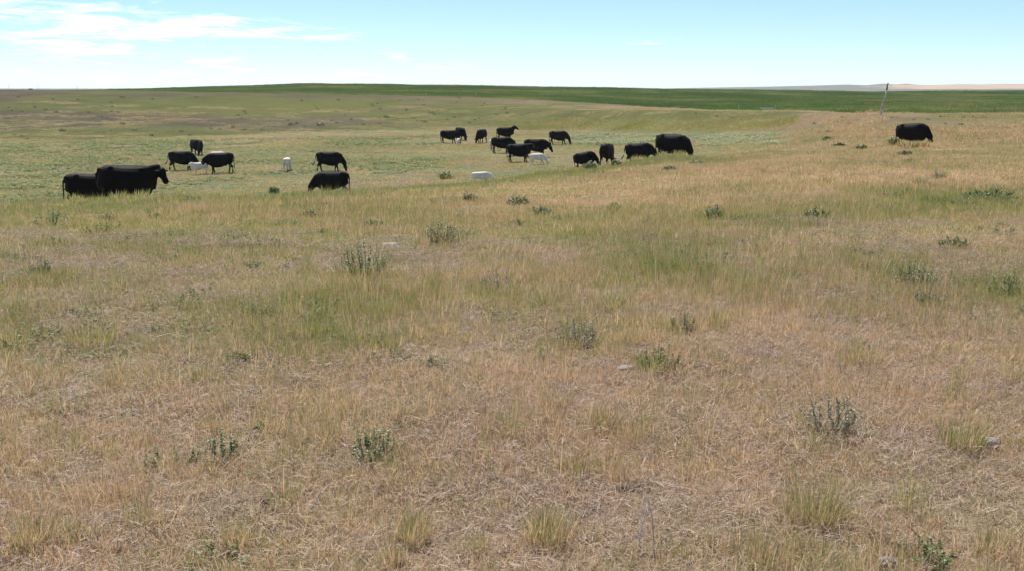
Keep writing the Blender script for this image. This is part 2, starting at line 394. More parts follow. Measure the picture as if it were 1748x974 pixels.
# ---------------------------------------------------------------- far hills
def build_far_hills():
    TOP = [(-900, 151), (900, 152), (1100, 152.2), (1180, 150.5), (1300, 148.6), (1400, 146.2), (1445, 144.8), (1478, 146), (1507, 143.2), (1530, 145), (1548, 143.2), (1570, 145.8), (1600, 145.8), (1640, 144.4), (1675, 145), (1720, 143.8), (1748, 144.2), (1900, 145), (2700, 149)]
    tu = np.array([p[0] for p in TOP], float); tv = np.array([p[1] for p in TOP], float)
    ys = np.concatenate([np.linspace(2600, 3500, 10), np.linspace(3540, 5200, 60), np.linspace(5260, 6400, 10)])
    uu = np.linspace(-800, 2700, 520)
    s = (uu - CX) / F * CP
    X = ys[:, None] * s[None, :]; Y = np.repeat(ys[:, None], len(uu), 1)
    topz = np.interp(uu, tu, tv); topz = zat(topz, 4700.)
    basez = zat(157.6, 3500.)
    p = sstep(ys, 3400, 4700)[:, None]
    roll = (fbm(X / 700, Y / 500, 91, 4) - .5)
    Z = basez + (topz[None, :] - basez) * p + roll * 7 * p * (1 - p) * 2.2
    Z = Z - sstep(ys, 4750, 6300)[:, None] * 25
    Z = np.where(Y < 3400, np.maximum(basez - (3400 - Y) * .006, -15.5), Z)
    nr, nc = X.shape; idx = np.arange(nr * nc).reshape(nr, nc)
    V = np.stack([X, Y, Z], -1).reshape(-1, 3)
    Fc = np.stack([idx[:-1, :-1], idx[:-1, 1:], idx[1:, 1:], idx[1:, :-1]], -1).reshape(-1, 4)
    x, y, z = V.T; u, v = proj(x, y, z)
    hl = ((y - 3400) / 1300)[:, None]
    def C(*c): return np.array(c)
    sage = C(.17, .175, .12); fieldc = C(.56, .365, .215); pale = C(.46, .37, .235)
    wv = (fbm(x / 300, y / 260, 95, 4)[:, None] - .5)
    infield = (sstep(hl + wv * .10, .36, .40) * (1 - sstep(hl + wv * .08, .84, .88))) * (sstep(u + (v - 150) * 20, 1425, 1475))[:, None]
    lobe = np.exp(-((u - 1460) / 60) ** 2)[:, None] * sstep(.62 - hl, 0, .06)
    infield = infield * (1 - np.clip(lobe * 1.4, 0, 1))
    c = sage * (1 - infield) + fieldc * infield
    strip2 = (sstep(hl, .02, .05) * (1 - sstep(hl + wv * .1, .15, .18)))
    c = c * (1 - strip2 * .8) + pale * strip2 * .8
    c = c * (.86 + .28 * fbm(x / 90, y / 120, 97, 3)[:, None])
    me = bpy.data.meshes.new('hills'); me.from_pydata(V.tolist(), [], Fc.tolist()); me.materials.append(MGROUND)
    me.polygons.foreach_set('use_smooth', [True] * len(me.polygons))
    ca = me.color_attributes.new('Col', 'FLOAT_COLOR', 'POINT')
    ca.data.foreach_set('color', np.hstack([np.clip(c, .01, .9), np.ones((len(c), 1))]).astype(np.float32).ravel())
    o = bpy.data.objects.new('hills', me); col.objects.link(o)
    tag(o, 'hazy far hills with pinkish bare fields', 'hills', kind='structure')
    def hz(u_, y_):
        j = np.argmin(abs(uu - u_)); return float(np.interp(y_, ys, Z[:, j]))
    return hz
hill_z = build_far_hills()

def tube(V, Fc, pts, radii, seg=5):
    o0 = len(V); n = len(pts)
    for i, p in enumerate(pts):
        p = Vector(p); d = (Vector(pts[min(i + 1, n - 1)]) - Vector(pts[max(i - 1, 0)])).normalized()
        a = d.cross(Vector((.31, .95, .05))).normalized(); b = d.cross(a)
        for k in range(seg):
            th = 2 * math.pi * k / seg; V.append(p + (a * math.cos(th) + b * math.sin(th)) * radii[i])
    for i in range(n - 1):
        for k in range(seg):
            Fc.append((o0 + i * seg + k, o0 + i * seg + (k + 1) % seg, o0 + (i + 1) * seg + (k + 1) % seg, o0 + (i + 1) * seg + k))
    Fc.append(tuple(o0 + k for k in range(seg))[::-1]); Fc.append(tuple(o0 + (n - 1) * seg + k for k in range(seg)))
def plant_mesh(rng, hgt, wid, stems, leaves, leaf, woody=.0, up=1.0):
    """stems that rise and spread from one crown, with small leaves along their upper part"""
    SV, SF, LV, LF, LB = [], [], [], [], []
    for i in range(stems):
        a = rng.uniform(0, 6.283); q = math.sqrt(rng.random()) * wid * .5; hh = hgt * rng.uniform(.55, 1.05) * (1 - .35 * (q / (wid * .5 + 1e-6)) ** 2)
        base = Vector((math.cos(a), math.sin(a), 0)) * q * .25; tip = Vector((math.cos(a) * q, math.sin(a) * q, hh))
        pts = []
        for k in range(5):
            t = k / 4; p = base.lerp(tip, t) + Vector((math.cos(a), math.sin(a), 0)) * q * .25 * math.sin(t * math.pi)
            p += Vector((rng.gauss(0, 1), rng.gauss(0, 1), 0)) * woody * hgt * .06 * (t > 0); pts.append(p)
        pts[0].z -= .015
        r0 = (.0020 + .0024 * woody) * (hgt / .3) ** .5; tube(SV, SF, pts, [r0, r0 * .85, r0 * .7, r0 * .5, r0 * .3], 4)
        for k in range(leaves):
            t = .25 + .75 * rng.random() ** .8; f = t * 4; j = min(3, int(f)); p = pts[j].lerp(pts[j + 1], f - j)
            b = rng.uniform(0, 6.283); d = Vector((math.cos(b), math.sin(b), rng.uniform(-.2, .8) * up)).normalized(); L = leaf * rng.uniform(.55, 1.3)
            sd_ = d.cross(Vector((rng.gauss(0, .5), rng.gauss(0, .5), 1))).normalized() * L * .34; dr = Vector((0, 0, -.12 * L))
            o = len(LV); LV += [p, p + d * L * .5 + sd_, p + d * L + dr, p + d * L * .5 - sd_]; LF += [(o, o + 1, o + 2), (o, o + 2, o + 3)]; LB += [rng.random()] * 4
    return SV, SF, LV, LF, LB
# ---------------------------------------------------------------- grass: tufts of blades
def blades(rng, n, rad, hgt, wid, lean, segs=3, flat=0., drift=(0.08, 0.0), hvar=.45):
    V, Fc, hh, bb = [], [], [], []
    for i in range(n):
        a = rng.uniform(0, 2 * math.pi); r = rad * math.sqrt(rng.random())
        bx, by = r * math.cos(a), r * math.sin(a)
        L = hgt * (1 - hvar + hvar * 1.5 * rng.random() ** 1.3)
        da = a + rng.gauss(0, .9); ln = abs(rng.gauss(lean, lean * .6)) + flat * rng.random()
        dx, dy = math.cos(da), math.sin(da)
        fa = rng.uniform(0, math.pi); wx, wy = math.cos(fa), math.sin(fa)
        wd = wid * rng.uniform(.6, 1.3); cur = rng.uniform(.1, .9) * ln; b = rng.random()
        o = len(V); z = 0.; px, py = bx, by
        st = L / segs
        for s in range(segs + 1):
            t = s / segs; th = min(1.5, ln * .5 + cur * t * 1.2)
            if s:
                px += (dx * math.sin(th) + drift[0] * t) * st; py += (dy * math.sin(th) + drift[1] * t) * st; z += math.cos(th) * st
            ww = wd * (1 - .75 * t ** 1.5) * .5
            if s < segs:
                V += [(px - wx * ww, py - wy * ww, z - .01 * (s == 0)), (px + wx * ww, py + wy * ww, z - .01 * (s == 0))]; hh += [t, t]; bb += [b, b]
            else:
                V.append((px, py, z)); hh.append(1); bb.append(b)
        for s in range(segs - 1):
            Fc.append((o + 2 * s, o + 2 * s + 1, o + 2 * s + 3, o + 2 * s + 2))
        Fc.append((o + 2 * segs - 2, o + 2 * segs - 1, o + 2 * segs))
    return V, Fc, hh, bb
def litter(rng, n, rad, L0, wid):
    """straws lying about on the soil"""
    V, Fc, hh, bb = [], [], [], []
    for i in range(n):
        a = rng.uniform(0, 2 * math.pi); r = rad * math.sqrt(rng.random()); x, y = r * math.cos(a), r * math.sin(a)
        d = rng.uniform(0, 2 * math.pi); L = L0 * rng.uniform(.3, 1.2); w_ = wid * rng.uniform(.6, 1.4); b = rng.random()
        z0 = rng.uniform(.002, .03); z1 = rng.uniform(.002, .045); bend = rng.gauss(0, .25)
        o = len(V)
        for s in range(3):
            t = s / 2; dd = d + bend * t
            cx, cy_ = x + math.cos(dd) * L * t, y + math.sin(dd) * L * t; z = z0 + (z1 - z0) * t + (.012 if s == 1 else 0)
            nx, ny = -math.sin(dd) * w_ / 2, math.cos(dd) * w_ / 2
            V += [(cx - nx, cy_ - ny, z), (cx + nx, cy_ + ny, z + w_ * .3)]; hh += [0, 0]; bb += [b, b]
        Fc += [(o, o + 1, o + 3, o + 2), (o + 2, o + 3, o + 5, o + 4)]
    return V, Fc, hh, bb
def lib(name, makers, mat):
    c = bpy.data.collections.new(name)
    for i, (V, Fc, at_) in enumerate(makers):
        o = mesh_obj('%s_%02d' % (name, i), V, Fc, mat, attrs=at_, link=False)
        c.objects.link(o)
    return c
def patch(rng, rad, n, kinds):
    """a round patch of n tufts, thinning towards its rim"""
    V, Fc, hh, bb, tg = [], [], [], [], []
    for i in range(n):
        a = rng.uniform(0, 2 * math.pi); r = rad * math.sqrt(rng.random()) * rng.uniform(.8, 1.05); x, y = r * math.cos(a), r * math.sin(a)
        q = rng.choices(kinds, [k['p'] for k in kinds])[0]; q = {k: v for k, v in q.items() if k != 'p'}
        k = rng.uniform(.7, 1.25); q['hgt'] *= k; q['n'] = max(4, int(q['n'] * rng.uniform(.5, 1.4)))
        v, f, h_, b_ = blades(rng, **q); o = len(V)
        V += [(p[0] + x, p[1] + y, p[2]) for p in v]; Fc += [tuple(j + o for j in t) for t in f]; hh += h_; bb += b_; tg += [rng.gauss(-.02, .25)] * len(v)
    return V, Fc, {'h': hh, 'bl': bb, 'tg': tg}
def scatter(name, P, rot, scl, idx, attrs, coll, label, cat):
    me = bpy.data.meshes.new(name); me.from_pydata(P.tolist(), [], [])
    def put(k, typ, field, a):
        x = me.attributes.new(k, typ, 'POINT'); x.data.foreach_set(field, np.ascontiguousarray(a).ravel())
    put('rot', 'FLOAT_VECTOR', 'vector', rot.astype(np.float32)); put('scl', 'FLOAT_VECTOR', 'vector', scl.astype(np.float32)); put('idx', 'INT', 'value', idx.astype(np.int32))
    for k, a in attrs.items(): put(k, 'FLOAT', 'value', a.astype(np.float32))
    o = bpy.data.objects.new(name, me); col.objects.link(o)
    g = bpy.data.node_groups.new(name + '_scatter', 'GeometryNodeTree')
    g.interface.new_socket('Geometry', in_out='INPUT', socket_type='NodeSocketGeometry'); g.interface.new_socket('Geometry', in_out='OUTPUT', socket_type='NodeSocketGeometry')
    gi = g.nodes.new('NodeGroupInput'); go = g.nodes.new('NodeGroupOutput'); ci = g.nodes.new('GeometryNodeCollectionInfo'); ip = g.nodes.new('GeometryNodeInstanceOnPoints')
    ci.inputs['Collection'].default_value = coll; ci.inputs['Separate Children'].default_value = True; ci.inputs['Reset Children'].default_value = True
    ip.inputs['Pick Instance'].default_value = True
    def na(k, typ):
        n = g.nodes.new('GeometryNodeInputNamedAttribute'); n.data_type = typ; n.inputs['Name'].default_value = k
        return [s for s in n.outputs if s.name == 'Attribute' and s.enabled][0]
    g.links.new(gi.outputs[0], ip.inputs['Points']); g.links.new(ci.outputs[0], ip.inputs['Instance'])
    g.links.new(na('idx', 'INT'), ip.inputs['Instance Index']); g.links.new(na('rot', 'FLOAT_VECTOR'), ip.inputs['Rotation']); g.links.new(na('scl', 'FLOAT_VECTOR'), ip.inputs['Scale'])
    g.links.new(ip.outputs[0], go.inputs[0])
    md = o.modifiers.new('scatter', 'NODES'); md.node_group = g
    return tag(o, label, cat, kind='stuff')
rng = random.Random(7)
K = lambda p, n, rad, hgt, wid, lean, segs=3, flat=0.: dict(p=p, n=n, rad=rad, hgt=hgt, wid=wid, lean=lean, segs=segs, flat=flat)
near_lib = lib('near_patch', [patch(rng, .34, 74, [K(5, 24, .04, .078, .0021, .50), K(4, 26, .06, .062, .0020, .85, 3, .6), K(1.8, 13, .028, .125, .0025, .32), K(.7, 10, .02, .18, .0026, .3)]) for _ in range(9)], MG)
lit_lib = lib('litter_patch', [(lambda t: (t[0], t[1], {'h': t[2], 'bl': t[3]}))(litter(rng, 900, .40, .075, .0014)) for _ in range(5)], MLIT)
mid_lib = lib('mid_patch', [patch(rng, .62, 62, [K(5, 28, .09, .085, .0038, .48, 2), K(3, 28, .13, .068, .0036, .8, 2, .5), K(1.6, 14, .05, .135, .004, .3, 2), K(.5, 12, .04, .20, .004, .28, 2)]) for _ in range(8)], MG)
meadow_lib = lib('meadow_patch', [patch(rng, 1.25, 72, [K(5, 34, .20, .095, .0075, .55, 2), K(3, 34, .28, .075, .0075, .85, 2, .5), K(1.5, 16, .12, .18, .0075, .35, 2)]) for _ in range(7)], MG)
far_lib = lib('far_patch', [patch(rng, 3.0, 70, [K(5, 34, .45, .14, .020, .45, 2), K(1.5, 20, .3, .24, .020, .3, 2)]) for _ in range(6)], MG)
def forb_patch(rng, rad, n, hgt, leaf, flower):
    V, Fc, hh, bb, tg = [], [], [], [], []
    for i in range(n):
        a = rng.uniform(0, 6.283); r = rad * math.sqrt(rng.random()); x, y = r * math.cos(a), r * math.sin(a); H0 = hgt * rng.uniform(.5, 1.3); R0 = H0 * rng.uniform(.7, 1.2); sh = rng.random() * .7
        for k in range(rng.randint(20, 34)):
            z = H0 * rng.random() ** .7; q = R0 * math.sqrt(rng.random()); b = rng.uniform(0, 6.283)
            c = Vector((x + q * math.cos(b), y + q * math.sin(b), z)); L = leaf * rng.uniform(.6, 1.4)
            d = Vector((math.cos(b), math.sin(b), rng.uniform(-.2, .7))).normalized(); sd_ = d.cross(Vector((rng.gauss(0, .4), rng.gauss(0, .4), 1))).normalized() * L * .36
            fl = flower and z > H0 * .7 and rng.random() < flower
            o = len(V); V += [c, c + d * L * .5 + sd_, c + d * L, c + d * L * .5 - sd_]; Fc.append((o, o + 1, o + 2, o + 3)); hh += [1.0 if fl else 0.0] * 4; bb += [min(1, sh + rng.random() * .3)] * 4; tg += [0] * 4
    return V, Fc, {'h': hh, 'bl': bb, 'tg': tg}
def forb_mat():
    m = new_mat('pale_weed'); t = m.node_tree
    c = ramp(t, attr(t, 'bl').outputs['Fac'], [(0, (.165, .195, .072)), (.5, (.225, .26, .112)), (1, (.31, .335, .19))])
    c = mixc(t, attr(t, 'h').outputs['Fac'], c, (.50, .50, .40))
    leaf_out(t, c, .35, .1, .6); return m
MFORB = forb_mat()
forb_lib = lib('weed_patch', [forb_patch(rng, 1.5, 24, .13, .085, .02) for _ in range(4)] + [forb_patch(rng, 1.5, 22, .20, .085, .25) for _ in range(3)], MFORB)

def spots(rs, y0, y1, step, margin):
    """jittered rows over the part of the ground the picture takes in, and a little beside it"""
    P = []
    y = y0
    while y < y1:
        hw = .55 * y + margin; n = int(2 * hw / step) + 1
        P.append(np.stack([(np.arange(n) + rs.random(n)) * step - hw, y + (rs.random(n) - .5) * step], 1)); y += step * .9
    return np.concatenate(P)
def ground_rot(X, Y, yaw, e):
    """lay each patch along the slope of the ground"""
    sx = (H(X + e, Y, False) - H(X - e, Y, False)) / (2 * e); sy = (H(X, Y + e, False) - H(X, Y - e, False)) / (2 * e)
    out = np.zeros((len(X), 3))
    for i in range(len(X)):
        n = Vector((-sx[i], -sy[i], 1)).normalized()
        out[i] = (Vector((0, 0, 1)).rotation_difference(n) @ Euler((0, 0, yaw[i])).to_quaternion()).to_euler()
    return out
def field_of_grass(name, y0, y1, step, coll, n, smin, smax, label, seed, fade=(.0, .2), margin=1.2, bare=0., dryer=0., cat='grass', sel=None, sink=.0, infield=False, gset=None):
    rs = np.random.RandomState(seed)
    P = spots(rs, y0, y1, step, margin); X, Y = P.T
    Z = H(X, Y) - sink; g, u, v, strip = green(X, Y, Z)
    sp_ = y1 - y0
    keep = rs.random(len(X)) < np.where(fade[0] > 0, sstep(Y, y0, y0 + max(fade[0], 1e-3) * sp_), 1) * (1 - sstep(Y, y1 - fade[1] * sp_, y1))
    cl = fbm(X / (step * 3.2), Y / (step * 3.2), seed, 3)
    keep &= (cl + (g - .3) * .3 + rs.random(len(X)) * .2) > bare
    keep &= (Y > tan_edge(u) + 2) if infield else (Y < tan_edge(u) - 1)
    cd = np.interp(u, CREST_U, CREST_D); hol = sstep(Y, cd + 5, cd + 14) * (u < 1330)
    if sel is not None: keep &= sel(X, Y, u, v, hol, rs)
    X, Y, Z, g, cl, hol, strip = [q[keep] for q in (X, Y, Z, g, cl, hol, strip)]
    m = len(X)
    s = smin + (smax - smin) * rs.random(m)
    hz = s * (.48 + .62 * sstep(cl, .28, .72)) * (1 + .22 * g + .25 * strip) * (1 - .5 * hol * (cat == 'grass'))
    rot = ground_rot(X, Y, rs.random(m) * 6.283, step * .5)
    scl = np.stack([s, s, hz], 1)
    lo, hi = n if isinstance(n, tuple) else (0, n)
    scatter(name, np.stack([X, Y, Z], 1), rot, scl, rs.randint(lo, hi, m), {'grn': np.clip(g - dryer, 0, 1) if gset is None else np.full(m, gset) + rs.normal(0, .12, m), 'rnd': rs.random(m)}, coll, label, cat)
    return m
def thin_slope(X, Y, u, v, hol, rs):
    foot = np.interp(u, us, [COLS[k][4][0] for k in us]) + 4
    return rs.random(len(X)) > .72 * sstep(Y, foot, foot + 12)
cnt = []
cnt.append(field_of_grass('straw_litter', 2.6, 15, .46, lit_lib, 5, .9, 1.2, 'pale dead straw lying matted on the bare soil', 101, fade=(0, .5)))
cnt.append(field_of_grass('near_grass', 2.5, 10.5, .40, near_lib, 9, .85, 1.25, 'thin dry and green grass blades standing in the near foreground', 102, fade=(0, .3), bare=.17))
cnt.append(field_of_grass('middle_grass', 8, 22, .72, mid_lib, 8, .85, 1.2, 'dry and green grass in the middle foreground', 103, fade=(.2, .3), bare=.19))
cnt.append(field_of_grass('meadow_grass', 17, 62, 1.35, meadow_lib, 7, .85, 1.2, 'tan and green meadow grass before the hollow', 104, fade=(.12, .25), bare=.1, margin=3))
cnt.append(field_of_grass('hollow_grass', 48, 190, 3.0, far_lib, 6, .8, 1.2, 'short grass around the grazing herd and on the far slope', 105, fade=(.1, .3), margin=6, sel=thin_slope))
def weeds_left(X, Y, u, v, hol, rs):
    k = fbm(X / 7, Y / 7, 141, 3); w1 = sstep(u, 420, 300) * .16 + np.exp(-((v - 256) / 9) ** 2) * .05
    return (hol > .5) & (v > 246 - u * .02) & (u < 760) & (k + w1 > .53)
def weeds_right(X, Y, u, v, hol, rs):
    return (hol > .5) & (u > 930) & (u < 1345) & (v > 231) & (v < 248) & (fbm(X / 5, Y / 5, 143, 3) > .36)
cnt.append(field_of_grass('weed_cover', 40, 125, 2.4, forb_lib, (0, 4), .8, 1.2, 'pale grey-green leafy weeds covering the floor of the hollow at left', 106, fade=(0, 0.01), margin=4, sel=weeds_left, cat='weeds'))
cnt.append(field_of_grass('flowering_weed_cover', 60, 130, 2.0, forb_lib, (4, 7), .8, 1.2, 'pale weeds with whitish flower heads behind the herd at right', 107, fade=(0, 0.01), margin=4, sel=weeds_right, cat='weeds'))
bunch_lib = lib('bunch', [patch(rng, .10, 4, [K(1, 38, .055, .12, .0028, .42), K(1, 26, .04, .15, .0028, .34)]) for _ in range(6)], MG)
bunch2_lib = lib('wide_bunch', [patch(rng, .34, 8, [K(1, 34, .12, .13, .0068, .42, 2), K(1, 24, .10, .17, .0068, .34, 2)]) for _ in range(6)], MG)
def bunchy(th, sc_):
    def f(X, Y, u, v, hol, rs): return (rs.random(len(X)) < th * (.4 + 1.2 * sstep(fbm(X / sc_, Y / sc_, 191, 3), .4, .65))) & (hol < .3)
    return f
cnt.append(field_of_grass('near_bunches', 3.0, 12, .34, bunch_lib, 6, .6, 1.2, 'small soft green bunches of grass scattered through the foreground', 112, fade=(0, .1), sel=bunchy(.30, 1.3), gset=.58))
cnt.append(field_of_grass('slope_bunches', 11, 58, 1.0, bunch2_lib, 6, .55, 1.25, 'soft green bunches of grass scattered over the slope', 113, fade=(.04, .1), sel=bunchy(.30, 3.5), gset=.66, margin=3))
def crop_mat():
    m = new_mat('field_crop'); t = m.node_tree
    geo = t.nodes.new('ShaderNodeNewGeometry'); n = noise(t, .022, 6, .62, geo.outputs['Position'])
    f = mth(t, 'ADD', mth(t, 'MULTIPLY', attr(t, 'rnd', True).outputs['Fac'], .18), mth(t, 'ADD', mth(t, 'MULTIPLY', mth(t, 'SUBTRACT', n, .5), 2.4), .42))
    leaf_out(t, ramp(t, f, [(.30, (.110, .175, .040)), (.50, (.135, .200, .050)), (.66, (.215, .245, .075)), (.85, (.32, .295, .12))]), .3, .1, .6); return m
crop_lib = lib('crop_patch', [patch(rng, 4.2, 44, [K(4, 22, .9, .24, .055, .7, 2, .3), K(1, 18, .6, .36, .05, .4, 2)]) for _ in range(5)], crop_mat())
cnt.append(field_of_grass('field_crop', 92, 460, 6.0, crop_lib, 5, .8, 1.25, 'dense green growth of the field along the horizon', 110, fade=(0, .02), margin=10, infield=True, cat='crop'))
def on_bank(X, Y, u, v, hol, rs):
    return (u > 860) & (u < 1345) & (v > 206) & (v < 222) & (rs.random(len(X)) < sstep(u, 830, 960))
bank_lib = lib('bank_patch', [patch(rng, 1.6, 60, [K(4, 30, .3, .42, .022, .3, 2), K(2, 20, .2, .6, .02, .25, 2)]) for _ in range(4)], MG)
cnt.append(field_of_grass('bank_grass', 85, 150, 1.7, bank_lib, 4, .8, 1.2, 'taller fresh green grass along the foot of the far bank', 111, fade=(0, .01), margin=4, sel=on_bank, gset=.88))
def sprig(rng):
    SV, SF, LV, LF, LB = plant_mesh(rng, rng.uniform(.07, .12), rng.uniform(.18, .34), rng.randint(8, 16), 10, .019, .5)
    o = len(SV)
    return SV + LV, SF + [tuple(j + o for j in f) for f in LF], {'h': [0] * (len(SV) + len(LV)), 'bl': [0.15] * len(SV) + [.5 * b for b in LB], 'tg': [0] * (len(SV) + len(LV))}
def sprig_mat():
    m = new_mat('sprig_leaf'); t = m.node_tree
    a = ramp(t, attr(t, 'bl').outputs['Fac'], [(0, (.085, .12, .034)), (.5, (.17, .215, .068))]); b = ramp(t, attr(t, 'bl').outputs['Fac'], [(0, (.12, .14, .062)), (.5, (.22, .245, .125))])
    leaf_out(t, mixc(t, mth(t, 'GREATER_THAN', attr(t, 'rnd', True).outputs['Fac'], .6), a, b), .35, .2, .5); return m
sprig_lib = lib('sprig', [sprig(rng) for _ in range(9)], sprig_mat())
def some(d0, sc_):
    def f(X, Y, u, v, hol, rs):
        return (fbm(X / sc_, Y / sc_, 171, 3) + .35 * (green(X, Y)[0] - .4) + rs.random(len(X)) * .25 > d0) & (hol < .4)
    return f
cnt.append(field_of_grass('near_weeds', 3.2, 13, .42, sprig_lib, 9, .55, 1.15, 'small leafy weeds scattered through the foreground grass', 108, fade=(0, .1), sel=some(.76, 1.6), cat='weeds'))
cnt.append(field_of_grass('slope_weeds', 12, 56, .95, sprig_lib, 9, .9, 1.6, 'low leafy weeds scattered over the slope before the hollow', 109, fade=(.05, .1), sel=some(.79, 4.0), margin=3, cat='weeds'))
print('grass instances', cnt)

# ---------------------------------------------------------------- cattle
def ring_tube(bm, pts, seg=14, power=2.0):
    """closed tube through stations (centre, half width, half height, along, up hint)"""
    n = len(pts); rings = []
    for i, (c, rw, rh) in enumerate(pts):
        c = Vector(c)
        a = Vector(pts[max(i - 1, 0)][0]); b = Vector(pts[min(i + 1, n - 1)][0])
        d = (b - a).normalized()
        side = Vector((0, 1, 0)) if abs(d.y) < .9 else Vector((1, 0, 0))
        side = (side - d * side.dot(d)).normalized(); up = d.cross(side).normalized()
        if up.z < 0 and abs(up.z) > .3: up = -up
        r = []
        for k in range(seg):
            th = 2 * math.pi * k / seg; cc, ss = math.cos(th), math.sin(th)
            e = 2.0 / power
            r.append(bm.verts.new(c + side * rw * math.copysign(abs(cc) ** e, cc) + up * rh * math.copysign(abs(ss) ** e, ss)))
        rings.append(r)
    for i in range(n - 1):
        for k in range(seg):
            bm.faces.new((rings[i][k], rings[i][(k + 1) % seg], rings[i + 1][(k + 1) % seg], rings[i + 1][k]))
    bm.faces.new(rings[0][::-1]); bm.faces.new(rings[-1])
def lerp(a, b, t): return Vector(a) * (1 - t) + Vector(b) * t
def make_cow(poll, muzzle, legs=(0, 0, 0, 0), tail='down', girth=1.0, depth=1.0, udder=True, lanky=0., headroll=0., vox=.019, hs=1.0):
    """one continuous body: trunk, neck, head, ears, jointed legs and tail, 1.35 m at the withers, facing +X"""
    bm = bmesh.new(); g = girth; lk = lanky * .10
    T = [(-.885, 1.02, .10, .15), (-.85, 1.03, .18, .25), (-.78, 1.01, .245, .305), (-.66, .99, .295, .345), (-.50, .985, .325, .36), (-.27, .935, .355, .41), (.0, .885, .39, .46), (.26, .87, .38, .475), (.47, .88, .335, .47), (.63, .905, .28, .42), (.76, .915, .215, .335), (.86, .92, .13, .20)]
    st = []
    for x, zc, rw, rh in T:
        top = zc + rh; r2 = rh * depth; st.append(((x, 0, top - r2 + lk * .4), rw * g, r2))
    ring_tube(bm, st, 20, 2.35)
    for sgn in (1, -1):                         # hip and pin bones, shoulder blade
        for p_, r_ in (((-.50, .215 * g * sgn, 1.255), .085), ((-.82, .10 * sgn, 1.19), .075), ((.47, .17 * g * sgn, 1.20), .12)):
            ring_tube(bm, [((p_[0] - r_, p_[1], p_[2]), r_ * .3, r_ * .3), ((p_[0] - r_ * .5, p_[1], p_[2]), r_ * .85, r_ * .85), ((p_[0] + r_ * .5, p_[1], p_[2]), r_ * .85, r_ * .85), ((p_[0] + r_, p_[1], p_[2]), r_ * .3, r_ * .3)], 8)
    poll = Vector(poll); muzzle = Vector(muzzle)
    # neck
    n0, n1 = Vector((.52, 0, 1.06 + lk * .4)), Vector((.80, poll.y * .25, .5 * (1.08 + lk * .4) + .5 * (.35 * poll.z + .65 * 1.02)))
    mid = lerp(n1, poll, .55) + Vector((0, 0, .02))
    ring_tube(bm, [(n0, .20 * g, .30), (n1, .17 * g, .27), (mid, .13, .205), (lerp(mid, poll, .8), .112, .172), (poll, .10, .135)], 14)
    ring_tube(bm, [((.70, 0, .70 + lk), .09, .12), ((.86, 0, .72 + lk), .10, .16), (lerp((.86, 0, .80), mid, .5), .07, .12)], 10)    # brisket and dewlap
    # head
    hd = muzzle - poll; L = hd.length; u = hd / L
    sidev = Vector((0, 1, 0)); sidev = Matrix.Rotation(headroll, 3, 'Z') @ sidev
    sidev = (sidev - u * sidev.dot(u)).normalized()
    upv = u.cross(sidev).normalized()
    if upv.z < 0: upv = -upv
    sh = [(-.06, .085, .08, .0), (.06, .125, .130, -.01), (.20, .132, .150, -.025), (.36, .110, .130, -.03), (.54, .088, .104, -.025), (.70, .080, .088, -.022), (.82, .088, .090, -.024), (.93, .088, .080, -.024), (1.02, .060, .052, -.02)]
    rings = []
    for t, rw, rh, dz in sh:
        c = poll + u * (L * t) + upv * dz - upv * .03; r = []; rw *= hs; rh *= hs
        for k in range(14):
            th = 2 * math.pi * k / 14
            r.append(bm.verts.new(c + sidev * rw * math.cos(th) + upv * rh * math.sin(th)))
        rings.append(r)
    for i in range(len(rings) - 1):
        for k in range(14): bm.faces.new((rings[i][k], rings[i][(k + 1) % 14], rings[i + 1][(k + 1) % 14], rings[i + 1][k]))
    bm.faces.new(rings[0][::-1]); bm.faces.new(rings[-1])
    for sgn in (1, -1):                         # ears: flat leaves out to the side, a little drooped
        b0 = poll + u * .05 + sidev * sgn * .085 - upv * .01
        e = (sidev * sgn * 1.0 - u * .12 - Vector((0, 0, .16))).normalized()
        w_ = (u * .6 + upv * .8).normalized(); th_ = e.cross(w_).normalized()
        prev = None
        for t, ww, hh in ((-.3, .03, .028), (.1, .045, .030), (.4, .072, .026), (.7, .066, .024), (1.0, .03, .02)):
            c = b0 + e * (.215 * t)
            r = [bm.verts.new(c + w_ * ww * math.cos(2 * math.pi * k / 8) + th_ * hh * math.sin(2 * math.pi * k / 8)) for k in range(8)]
            if prev:
                for k in range(8): bm.faces.new((prev[k], prev[(k + 1) % 8], r[(k + 1) % 8], r[k]))
            else: bm.faces.new(r[::-1])
            prev = r
        bm.faces.new(prev)
    # legs (swing in metres at the hoof): left fore, right fore, left hind, right hind
    for i, sgn in enumerate((1, -1)):
        sw = legs[i]
        y = .165 * g * sgn
        ring_tube(bm, [((.50, y * .95, 1.0), .10, .19), ((.53, y * 1.08, .76 + lk), .125, .18), ((.535 + sw * .1, y, .58 + lk), .088, .125), ((.55 + sw * .4, y * .95, .40 + lk * .5), .062, .072), ((.54 + sw * .75, y * .95, .22), .048, .050), ((.535 + sw * .95, y * .95, .10), .048, .052), ((.56 + sw, y * .95, .045), .055, .06), ((.57 + sw, y * .95, 0.0), .062, .07)], 12)
    for i, sgn in enumerate((1, -1)):
        sw = legs[2 + i]; y = .185 * g * sgn
        ring_tube(bm, [((-.62, y * .80, 1.04), .15, .24), ((-.60, y * 1.02, .80 + lk * .5), .145, .25), ((-.56 + sw * .1, y * 1.02, .64 + lk), .11, .19), ((-.63 + sw * .35, y * .95, .51 + lk), .072, .11), ((-.70 + sw * .55, y * .9, .42 + lk * .6), .055, .072), ((-.69 + sw * .75, y * .9, .26), .048, .051), ((-.67 + sw * .95, y * .9, .105), .048, .052), ((-.64 + sw, y * .9, .045), .055, .06), ((-.625 + sw, y * .9, 0.0), .062, .07)], 12)
